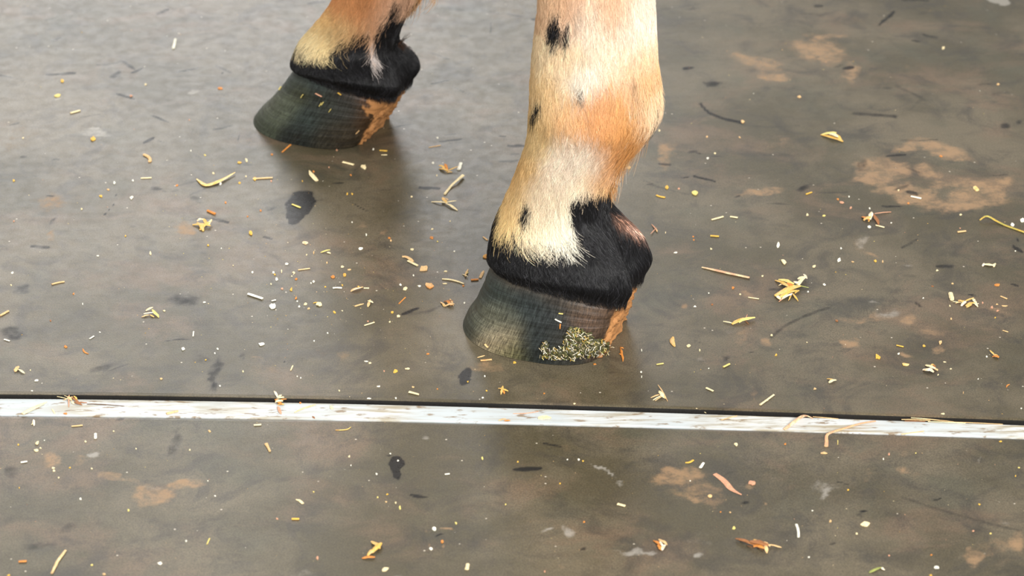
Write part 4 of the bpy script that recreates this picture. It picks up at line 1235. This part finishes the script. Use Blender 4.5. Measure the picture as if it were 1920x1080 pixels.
flake(563, 756, 5, 3, 'o', 'tiny orange chip on the far edge of the strip')
curl([(586, 781), (590, 785)], 4, 'b', 'tiny brown chip on the near edge of the strip')
cluster(945, 789, 'pair of orange-tan chips on the near edge of the strip at the middle', [(-10, 0, 4, -3, 5, 't', 0, 1), (0, 1, 12, 0, 5, 'o', 0, 0)])
curl([(962, 776), (985, 776), (1010, 772)], 2.5, 'p', 'thin pinkish hair-like straw on the middle of the strip')
flake(1020, 784, 26, 8, 'c', 'faint cream flake on the strip below the thin pinkish straw')
curl([(1470, 806), (1480, 798), (1490, 789), (1500, 781), (1510, 778), (1524, 785)], 8, 'p', 'bent pale bark strip arched over the strip at right', (0, .001, .003, .004, .003, 0), ends=(.9, .4), flat=.2, col2='c')
curl([(1549, 838), (1550, 828), (1548, 817), (1556, 811), (1590, 801), (1615, 793), (1641, 790)], 6, 'p', 'long pinkish straw lying across the strip and hanging onto the front mat', (0, 0, .001, .002, .002, .003, .001), ends=(1.3, .8), flat=.35, col2='t')
stalk(1690, 815, 1732, 809, 3, 't', 'thin tan straw on the near edge of the strip at right')
curl([(1352, 788), (1370, 783), (1382, 780)], 3, 't', 'thin straw on the strip left of the bent bark strip')
curl([(1305, 766), (1315, 770), (1324, 775)], 2, 'c', 'fine pale fibre crossing the dark joint')
cluster(1730, 788, 'pale fibres caught in the dark joint at right', [(-40, -1, 14, 1, 3, 't', 3, 2), (-22, -4, 30, 0, 2, 'c', 4, 2), (0, -2, 60, 4, 2.5, 't', 3, 2), (10, 3, 80, 6, 2, 'c', 2, 1), (-34, 2, 4, 3, 2, 'b', 1, 1), (60, 4, 150, 8, 1.5, 't', 1, 1)], 'straw_fibre', 'straw')
curl([(1524, 782), (1550, 784), (1572, 786)], 2.5, 't', 'short tan fibre beside the bent bark strip in the joint')

# ---- crumbs: nothing tells the ones of a neighbourhood apart
CR = [(117, 152, 7, 6, 'y'), (273, 159, 5, 5, 'c'), (246, 180, 5, 5, 'p'), (26, 339, 6, 5, 'y'), (214, 343, 5, 6, 'w'), (249, 339, 4, 4, 'w'), (203, 356, 7, 4, 't'), (189, 368, 8, 5, 'y'), (246, 371, 8, 7, 'w'), (153, 392, 4, 4, 'c'), (332, 348, 6, 4, 'o'), (384, 291, 5, 4, 'l'), (449, 305, 9, 5, 'y'), (462, 301, 5, 9, 'c'), (413, 345, 6, 6, 'w'), (449, 343, 6, 4, 'y'),
      (461, 331, 4, 4, 'c'), (478, 336, 6, 7, 'y'), (400, 325, 4, 4, 'c'), (423, 380, 4, 4, 'o'), (464, 406, 4, 3, 'o'), (415, 466, 3, 3, 'w'), (390, 460, 4, 4, 'y'), (43, 259, 4, 3, 'c'), (26, 415, 4, 3, 'p'), (358, 283, 4, 3, 'w'), (355, 225, 4, 3, 'p'),
      (235, 443, 4, 4, 'y'), (183, 480, 6, 3, 'w'), (282, 475, 4, 8, 'c'), (23, 512, 5, 4, 'w'), (21, 535, 4, 4, 'c'), (187, 623, 4, 2, 'w'), (123, 650, 6, 6, 'o'), (308, 583, 6, 3, 'c'), (383, 567, 8, 4, 'w'), (386, 675, 5, 3, 'y'), (302, 711, 6, 4, 't'), (408, 655, 5, 4, 'w'), (412, 724, 4, 3, 'w'), (155, 570, 3, 5, 'w'), (138, 551, 4, 4, 'o'), (95, 602, 4, 4, 'b'), (456, 697, 4, 4, 'c'), (403, 663, 4, 4, 'w'), (57, 694, 3, 3, 'c'), (60, 733, 5, 3, 'w'), (437, 498, 3, 3, 'c'),
      (820, 259, 5, 4, 'w'), (658, 329, 5, 4, 'o'), (567, 340, 3, 4, 'y'), (651, 364, 4, 6, 'y'), (660, 364, 4, 5, 'y'), (631, 282, 4, 4, 'p'), (510, 290, 5, 4, 'o'), (508, 340, 4, 5, 'p'), (812, 306, 5, 4, 'w'), (819, 329, 4, 4, 'c'), (772, 369, 5, 4, 'c'), (660, 417, 4, 3, 'w'), (489, 395, 4, 4, 'o'), (464, 406, 3, 3, 'o'), (844, 415, 3, 3, 'c'), (700, 280, 4, 4, 'w'), (588, 322, 4, 4, 'o'), (617, 314, 3, 3, 'p'),
      (810, 430, 6, 4, 'c'), (810, 446, 8, 6, 'o'), (820, 453, 4, 3, 'l'), (730, 447, 5, 5, 'o'), (733, 452, 5, 4, 't'), (687, 441, 4, 6, 'w'), (773, 468, 8, 4, 'c'), (575, 478, 4, 4, 'c'), (538, 495, 8, 5, 'w'), (616, 474, 4, 4, 'c'), (852, 472, 4, 4, 'w'), (588, 474, 4, 7, 't'),
      (513, 511, 5, 5, 'w'), (515, 515, 4, 4, 'y'), (528, 509, 3, 8, 'c'), (551, 512, 6, 5, 'c'), (555, 524, 6, 5, 'o'), (588, 528, 5, 5, 'w'), (518, 524, 6, 6, 'w'), (642, 501, 8, 4, 'c'), (547, 518, 4, 3, 'c'), (583, 531, 3, 4, 'w'), (610, 538, 4, 3, 'y'), (546, 543, 5, 8, 'y'), (555, 560, 6, 6, 'o'), (573, 570, 8, 6, 'c'), (561, 575, 4, 4, 'w'), (579, 579, 7, 4, 't'), (557, 565, 4, 3, 'w'), (627, 586, 7, 5, 'y'), (736, 586, 6, 6, 'y'), (747, 593, 8, 5, 'c'), (751, 534, 5, 5, 'w'), (759, 542, 9, 8, 'c'), (786, 537, 6, 4, 'w'), (836, 509, 8, 4, 'c'), (834, 532, 9, 3, 'c'), (731, 604, 4, 4, 'c'), (642, 535, 5, 4, 'y'), (869, 536, 5, 4, 'o'), (613, 493, 4, 6, 't'), (655, 506, 8, 3, 't'), (775, 517, 4, 4, 'w'), (871, 568, 5, 4, 'w'), (508, 533, 3, 5, 'c'), (529, 542, 6, 4, 'p'), (473, 511, 5, 5, 'w'), (690, 603, 4, 4, 'p'), (642, 583, 4, 3, 'c'),
      (687, 678, 8, 3, 'w'), (694, 681, 6, 3, 'c'), (803, 664, 7, 4, 'o'), (710, 725, 9, 4, 'w'), (774, 726, 6, 3, 't'), (877, 716, 5, 4, 'y'), (912, 733, 5, 4, 'y'), (965, 680, 6, 5, 'y'), (1020, 738, 5, 3, 'o'), (720, 696, 4, 4, 'p'), (820, 730, 4, 3, 'o'), (564, 709, 4, 4, 'w'), (614, 625, 4, 3, 'w'), (589, 640, 4, 3, 'w'), (909, 706, 3, 4, 'w'), (692, 747, 10, 3, 'w'), (742, 747, 4, 4, 'w'), (1077, 757, 5, 3, 'c'), (636, 733, 4, 3, 'c'), (557, 706, 3, 3, 'w'), (1115, 683, 6, 4, 'o'), (905, 746, 4, 3, 'w'),
      (1327, 297, 6, 4, 'w'), (1340, 288, 5, 5, 'c'), (1273, 354, 6, 4, 'p'), (1498, 182, 8, 5, 't'), (1392, 229, 8, 8, 't'), (1769, 91, 7, 6, 'c'), (1871, 158, 6, 5, 't'), (1514, 403, 6, 5, 'c'), (1545, 405, 6, 4, 'l'), (1387, 258, 5, 4, 't'), (1236, 245, 4, 4, 'c'), (1179, 315, 7, 6, 't'), (1592, 369, 4, 4, 'w'), (1571, 374, 5, 4, 'o'), (1578, 380, 9, 5, 'p'), (1801, 403, 5, 4, 'c'), (1800, 428, 3, 3, 'p'), (1703, 381, 4, 4, 'o'), (1764, 293, 6, 4, 'o'), (1595, 390, 5, 5, 'p'), (1671, 418, 3, 3, 'w'), (1630, 391, 4, 5, 'w'), (1685, 357, 4, 4, 'c'), (1300, 444, 4, 3, 'o'), (1326, 257, 4, 4, 't'),
      (1267, 474, 8, 3, 'w'), (1248, 436, 2, 5, 'c'), (1301, 450, 4, 3, 'o'), (1333, 467, 4, 4, 'c'), (1577, 466, 4, 4, 'w'), (1598, 491, 6, 3, 't'), (1641, 490, 6, 5, 'y'), (1655, 491, 3, 6, 't'), (1430, 518, 5, 4, 'c'), (1374, 540, 6, 5, 'o'), (1388, 552, 5, 3, 'c'), (1545, 534, 6, 4, 'w'), (1757, 507, 5, 4, 'c'), (1748, 537, 6, 3, 'b'), (1786, 532, 5, 3, 't'), (1731, 559, 3, 3, 'w'), (1781, 574, 5, 4, 'c'), (1515, 547, 3, 5, 'w'), (1329, 550, 3, 3, 'w'), (1303, 575, 6, 4, 'w'), (1335, 571, 5, 4, 'b'), (1447, 629, 5, 4, 'c'), (1455, 666, 5, 6, 'y'), (1569, 602, 7, 5, 'b'), (1528, 729, 6, 5, 't'), (1685, 664, 5, 5, 'w'), (1732, 649, 6, 5, 'y'), (1759, 703, 4, 3, 'c'), (1783, 692, 5, 2, 'c'), (1771, 679, 6, 2, 'c'), (1850, 669, 4, 3, 'w'), (1883, 574, 12, 3, 't'), (1869, 571, 5, 3, 't'), (1870, 583, 6, 5, 'p'), (1860, 577, 6, 5, 'p'), (1866, 596, 4, 4, 'y'), (1783, 598, 4, 5, 't'), (1842, 568, 4, 5, 'p'), (1806, 737, 2, 6, 't'), (1203, 707, 2, 5, 'w'), (1312, 657, 3, 6, 'c'), (1329, 691, 3, 3, 'w'), (1513, 642, 3, 3, 'c'), (1767, 776, 10, 3, 'c'), (1203, 657, 3, 5, 'w'), (1202, 698, 4, 4, 'w'), (1834, 711, 3, 3, 'w'), (1915, 766, 4, 2, 'w'), (1904, 471, 3, 3, 'w'),
      (160, 828, 6, 4, 'c'), (76, 840, 6, 4, 'c'), (34, 834, 4, 5, 'y'), (151, 936, 6, 4, 'w'), (241, 957, 5, 6, 'l'), (349, 1015, 5, 4, 'w'), (195, 1077, 7, 5, 't'), (213, 809, 4, 3, 'c'), (131, 877, 4, 3, 'y'), (100, 878, 7, 4, 'c'), (101, 883, 5, 4, 'c'), (110, 896, 4, 3, 'c'), (172, 879, 6, 3, 'c'), (403, 930, 4, 3, 'w'), (356, 844, 4, 4, 'c'), (393, 809, 6, 6, 't'), (172, 1060, 8, 4, 'l'), (16, 1079, 6, 4, 'y'), (255, 842, 4, 3, 'c'), (36, 915, 3, 3, 'y'), (83, 826, 3, 3, 'w'), (390, 902, 3, 3, 'w'),
      (746, 864, 4, 5, 'w'), (706, 889, 4, 5, 'w'), (732, 851, 4, 3, 'w'), (904, 860, 4, 6, 'l'), (855, 982, 5, 6, 'l'), (588, 923, 4, 3, 'l'), (726, 927, 5, 4, 'y'), (724, 941, 4, 3, 't'), (519, 973, 5, 4, 'p'), (708, 933, 5, 4, 'l'), (948, 946, 4, 4, 'l'), (595, 1046, 5, 9, 'p'), (971, 866, 4, 3, 'y'), (1085, 862, 5, 4, 'w'), (1093, 865, 4, 3, 'y'), (742, 943, 4, 4, 'c'), (655, 856, 5, 4, 'c'), (750, 953, 4, 10, 'l'), (1021, 1072, 4, 5, 'p'), (1050, 907, 4, 4, 'y'), (1095, 979, 4, 4, 'o'), (829, 1016, 6, 6, 'o'), (658, 873, 3, 3, 'w'), (1064, 862, 3, 3, 'w'),
      (1606, 1001, 6, 4, 'c'), (1857, 1001, 5, 4, 'l'), (1825, 996, 5, 4, 'p'), (1667, 1042, 5, 4, 'p'), (1516, 1045, 5, 4, 'w'), (1557, 977, 6, 6, 't'), (1836, 946, 5, 4, 'y'), (1656, 861, 3, 5, 'w'), (1667, 852, 4, 6, 'p'), (1745, 1079, 6, 4, 'y'), (1571, 829, 2, 12, 'l'), (1472, 833, 5, 4, 'o'), (1545, 850, 12, 5, 't'), (1590, 919, 4, 3, 'y'), (1369, 961, 4, 3, 't'), (1376, 990, 6, 8, 'l'), (1523, 958, 4, 3, 'w'), (1294, 902, 3, 3, 'w'), (1746, 1041, 4, 3, 'o'), (1876, 828, 6, 3, 'y'), (1910, 877, 6, 3, 'l'), (1904, 893, 4, 3, 'y'), (1351, 960, 4, 3, 'o'), (1717, 850, 4, 2, 'l')]
CNAME = {'w': 'white', 'c': 'cream', 'y': 'yellow', 't': 'tan', 'o': 'orange', 'p': 'pinkish', 'l': 'pale greenish', 'b': 'brown'}
ZONES = {
    'a': 'tiny straw crumb left of the far hoof',
    'b': 'tiny straw crumb at far left, just behind the white strip',
    'c': 'tiny straw crumb between far hoof and near pastern',
    'd': 'tiny straw crumb in the dense scatter left of the near hoof',
    'e': 'tiny straw crumb between near hoof and white strip',
    'f': 'tiny straw crumb at upper right, around or above the mud print',
    'g': 'tiny straw crumb right of the near hoof, around the big clump',
    'k': 'tiny straw crumb at right, around the tangled tan husks',
    'l': 'tiny straw crumb at right, just behind the white strip',
    'h': 'tiny straw crumb on the left part of the front mat',
    'i': 'tiny straw crumb on the middle part of the front mat',
    'j': 'tiny straw crumb on the right part of the front mat'}


def zone(x, y):
    if y > 795 + (x > 1000) * 15:
        return 'h' if x < 460 else ('i' if x < 1150 else 'j')
    if x > 1175:
        return 'f' if y < 432 else ('l' if y > 640 else ('g' if x < 1600 else 'k'))
    if x < 480:
        return 'a' if y < 470 else 'b'
    return 'c' if y < 424 else ('d' if y < 612 else 'e')


for (x, y, w, h, cc_) in CR:
    z = zone(x, y)
    lab = ZONES[z].replace('tiny', 'tiny ' + CNAME[cc_])
    flake(x, y, w * 1.05, h * 1.05, cc_, lab, 'chaff_crumb', 'crumb', lab.replace('crumb', 'crumbs'), n=5, curlz=.4)

# finest chaff dust: too small to count
V, F_, C = [], [], []
r3 = np.random.default_rng(21)
for i in range(520):
    x, y = (r3.uniform(0, 1920), r3.uniform(0, 1080)) if i % 3 else (r3.normal(680, 170), r3.normal(530, 80))
    p = on_floor(x, y)
    if e_back(p[0]) > p[1] > e_bot(p[0]):
        continue
    if (850 < x < 1230 and y < 690) or (470 < x < 790 and y < 275):
        continue
    s = mpp(p)
    a, b = r3.uniform(.6, 1.7) * s, r3.uniform(.5, 1.0) * s
    an = r3.uniform(0, math.pi)
    d1 = np.array([math.cos(an), math.sin(an), 0]) * a
    d2 = np.array([-math.sin(an), math.cos(an), 0]) * b * 1.4
    k = len(V)
    V += [p + d1, p + d2, p - d1, p - d2, p + [0, 0, b * .8]]
    F_ += [(k, k + 1, k + 4), (k + 1, k + 2, k + 4), (k + 2, k + 3, k + 4), (k + 3, k, k + 4)]
    C += [np.clip(lin(PAL['wctylp'[r3.integers(6)]]) * r3.uniform(.6, 1), 0, .9)] * 5
o = put('chaff_dust', np.array(V), F_, np.array(C), None) if False else new_mesh('chaff_dust', V, F_, m_straw, False, {'Col': C})
tag(o, 'fine pale chaff dust sprinkled over both rubber mats', 'chaff', kind='stuff')

# ---- trodden muck stuck to the near hoof
m_muck, nt, bs, _, L = mat_new('muck')
co = N(nt, 'ShaderNodeTexCoord').outputs['Object']
L.new(mix(nt, ramp(nt, noise(nt, co, 320, 4, .7), .35, .65), (.018, .018, .006), (.085, .08, .022)), bs.inputs['Base Color'])
bs.inputs['Roughness'].default_value = .8


def on_hoof(key, x, y):
    d = ray(x, y)
    d = d / np.linalg.norm(d)
    h, n_, _, _ = HOOF_BVH[key].ray_cast(Vector(CAM), Vector(d))
    return (np.array(h), np.array(n_)) if h is not None else (None, None)


def muck_weight(x, y):
    w = -9
    for (cx, cy, rx, ry) in ((1085, 640, 28, 24), (1118, 650, 26, 16), (1060, 660, 40, 12), (1023, 650, 8, 14), (1075, 622, 12, 10), (1040, 664, 26, 9), (1100, 655, 40, 12)):
        w = max(w, 1 - ((x - cx) / rx) ** 2 - ((y - cy) / ry) ** 2)
    return w


gx, gy = np.meshgrid(np.arange(1004, 1152, 2.0), np.arange(606, 688, 2.0))
VV, idx = [], -np.ones(gx.shape, int)
for a in range(gx.shape[0]):
    for b in range(gx.shape[1]):
        w = muck_weight(gx[a, b], gy[a, b]) + (vnoise(gx[a, b] / 6, gy[a, b] / 6) - .5) * .9
        if w > -.1:
            h, n_ = on_hoof('n', gx[a, b], gy[a, b])
            if h is None:
                h = ground(gx[a, b], gy[a, b])
                n_ = np.array([0, 0, 1.0])
                if w < .05:
                    continue
            idx[a, b] = len(VV)
            VV.append(h + n_ * (max(w, 0) ** .5 * .0042 * (.4 + vnoise(gx[a, b] / 4, gy[a, b] / 4)) - .0004))
FF = []
for a in range(gx.shape[0] - 1):
    for b in range(gx.shape[1] - 1):
        q = [idx[a, b], idx[a + 1, b], idx[a + 1, b + 1], idx[a, b + 1]]
        if min(q) >= 0:
            FF.append(tuple(int(k) for k in q))
VV = np.array(VV)
org = VV.mean(0)
org[2] = 0
muck = new_mesh('muck_clump', VV, FF, m_muck, True, origin=org)
tag(muck, 'clump of trodden green muck and chaff stuck to the near hoof', 'muck')
V, F_, C = [], [], []
r4 = np.random.default_rng(9)
k_ = 0
while k_ < 400:
    x, y = r4.uniform(1004, 1152), r4.uniform(606, 688)
    if muck_weight(x, y) + r4.uniform(-.3, .15) < 0:
        continue
    h, n_ = on_hoof('n', x, y)
    if h is None:
        h, n_ = ground(x, y), np.array([0, 0, 1.0])
    k_ += 1
    t1 = np.cross(n_, r4.normal(0, 1, 3))
    t1 /= np.linalg.norm(t1)
    L_, w_ = r4.uniform(.0010, .0040), r4.uniform(.0004, .0010)
    a = h + n_ * r4.uniform(.002, .0045)
    pts = [a - t1 * L_ / 2, a + n_ * .0004, a + t1 * L_ / 2 + n_ * r4.normal(0, .001)]
    vv, ff = tube_geo(pts, [w_] * 3, [w_ * .7] * 3, 4)
    F_ += [tuple(i + len(V) for i in q) for q in ff]
    V += list(vv)
    C += [lin(PAL['wwcclgdyw'[r4.integers(9)]]) * r4.uniform(.45, .95)] * len(vv)
V = np.array(V)
V[:, 2] = np.maximum(V[:, 2], .0004)
o = new_mesh('chaff', V - org, F_, m_straw, False, {'Col': C}, parent=muck)
o['kind'] = 'stuff'


def stuck(key, x1, y1, x2, y2, w, col, label, group=None):
    a, na = on_hoof(key, x1, y1)
    b, nb = on_hoof(key, x2, y2)
    if a is None or b is None:
        return
    s = mpp(a)
    pts = np.array([a + na * .0006, (a + b) / 2 + na * .0009, b + nb * .0006])
    vv, ff = tube_geo(pts, [w * s] * 3, [w * s * .4] * 3, 5)
    tag(put('chaff_fleck', vv, ff, vcol(len(vv), col), a), label, 'fleck', group)


stuck('n', 1041, 598, 1053, 604, 4, 'w', 'white sliver stuck to the near hoof wall above the muck')
stuck('n', 1051, 607, 1050, 616, 3, 'o', 'orange thread stuck to the near hoof wall above the muck')
stuck('n', 1048, 587, 1056, 588, 4, 'l', 'greenish chip stuck in the middle of the near hoof wall')
stuck('n', 1114, 550, 1121, 553, 4, 'w', 'white chip stuck just under the black hair of the near hoof')
stuck('n', 1160, 568, 1154, 582, 3, 'c', 'cream thread stuck to the heel side of the near hoof')
stuck('n', 910, 645, 916, 651, 4, 't', 'small tan curl stuck low on the near hoof toe')
for (x, y) in ((526, 166), (567, 180), (605, 194), (619, 207), (601, 196)):
    stuck('f', x - 2, y + 3, x + 2, y - 3, 4, 'l', 'pale fleck stuck to the wall of the far hoof', 'pale flecks on the far hoof')
stuck('f', 634, 174, 640, 178, 4, 'y', 'yellow fleck stuck highest on the wall of the far hoof')
stuck('f', 592, 175, 604, 181, 4, 'p', 'pinkish sliver stuck to the middle of the far hoof wall')
stuck('f', 667, 250, 673, 244, 5, 't', 'tan fleck stuck low at the heel of the far hoof')
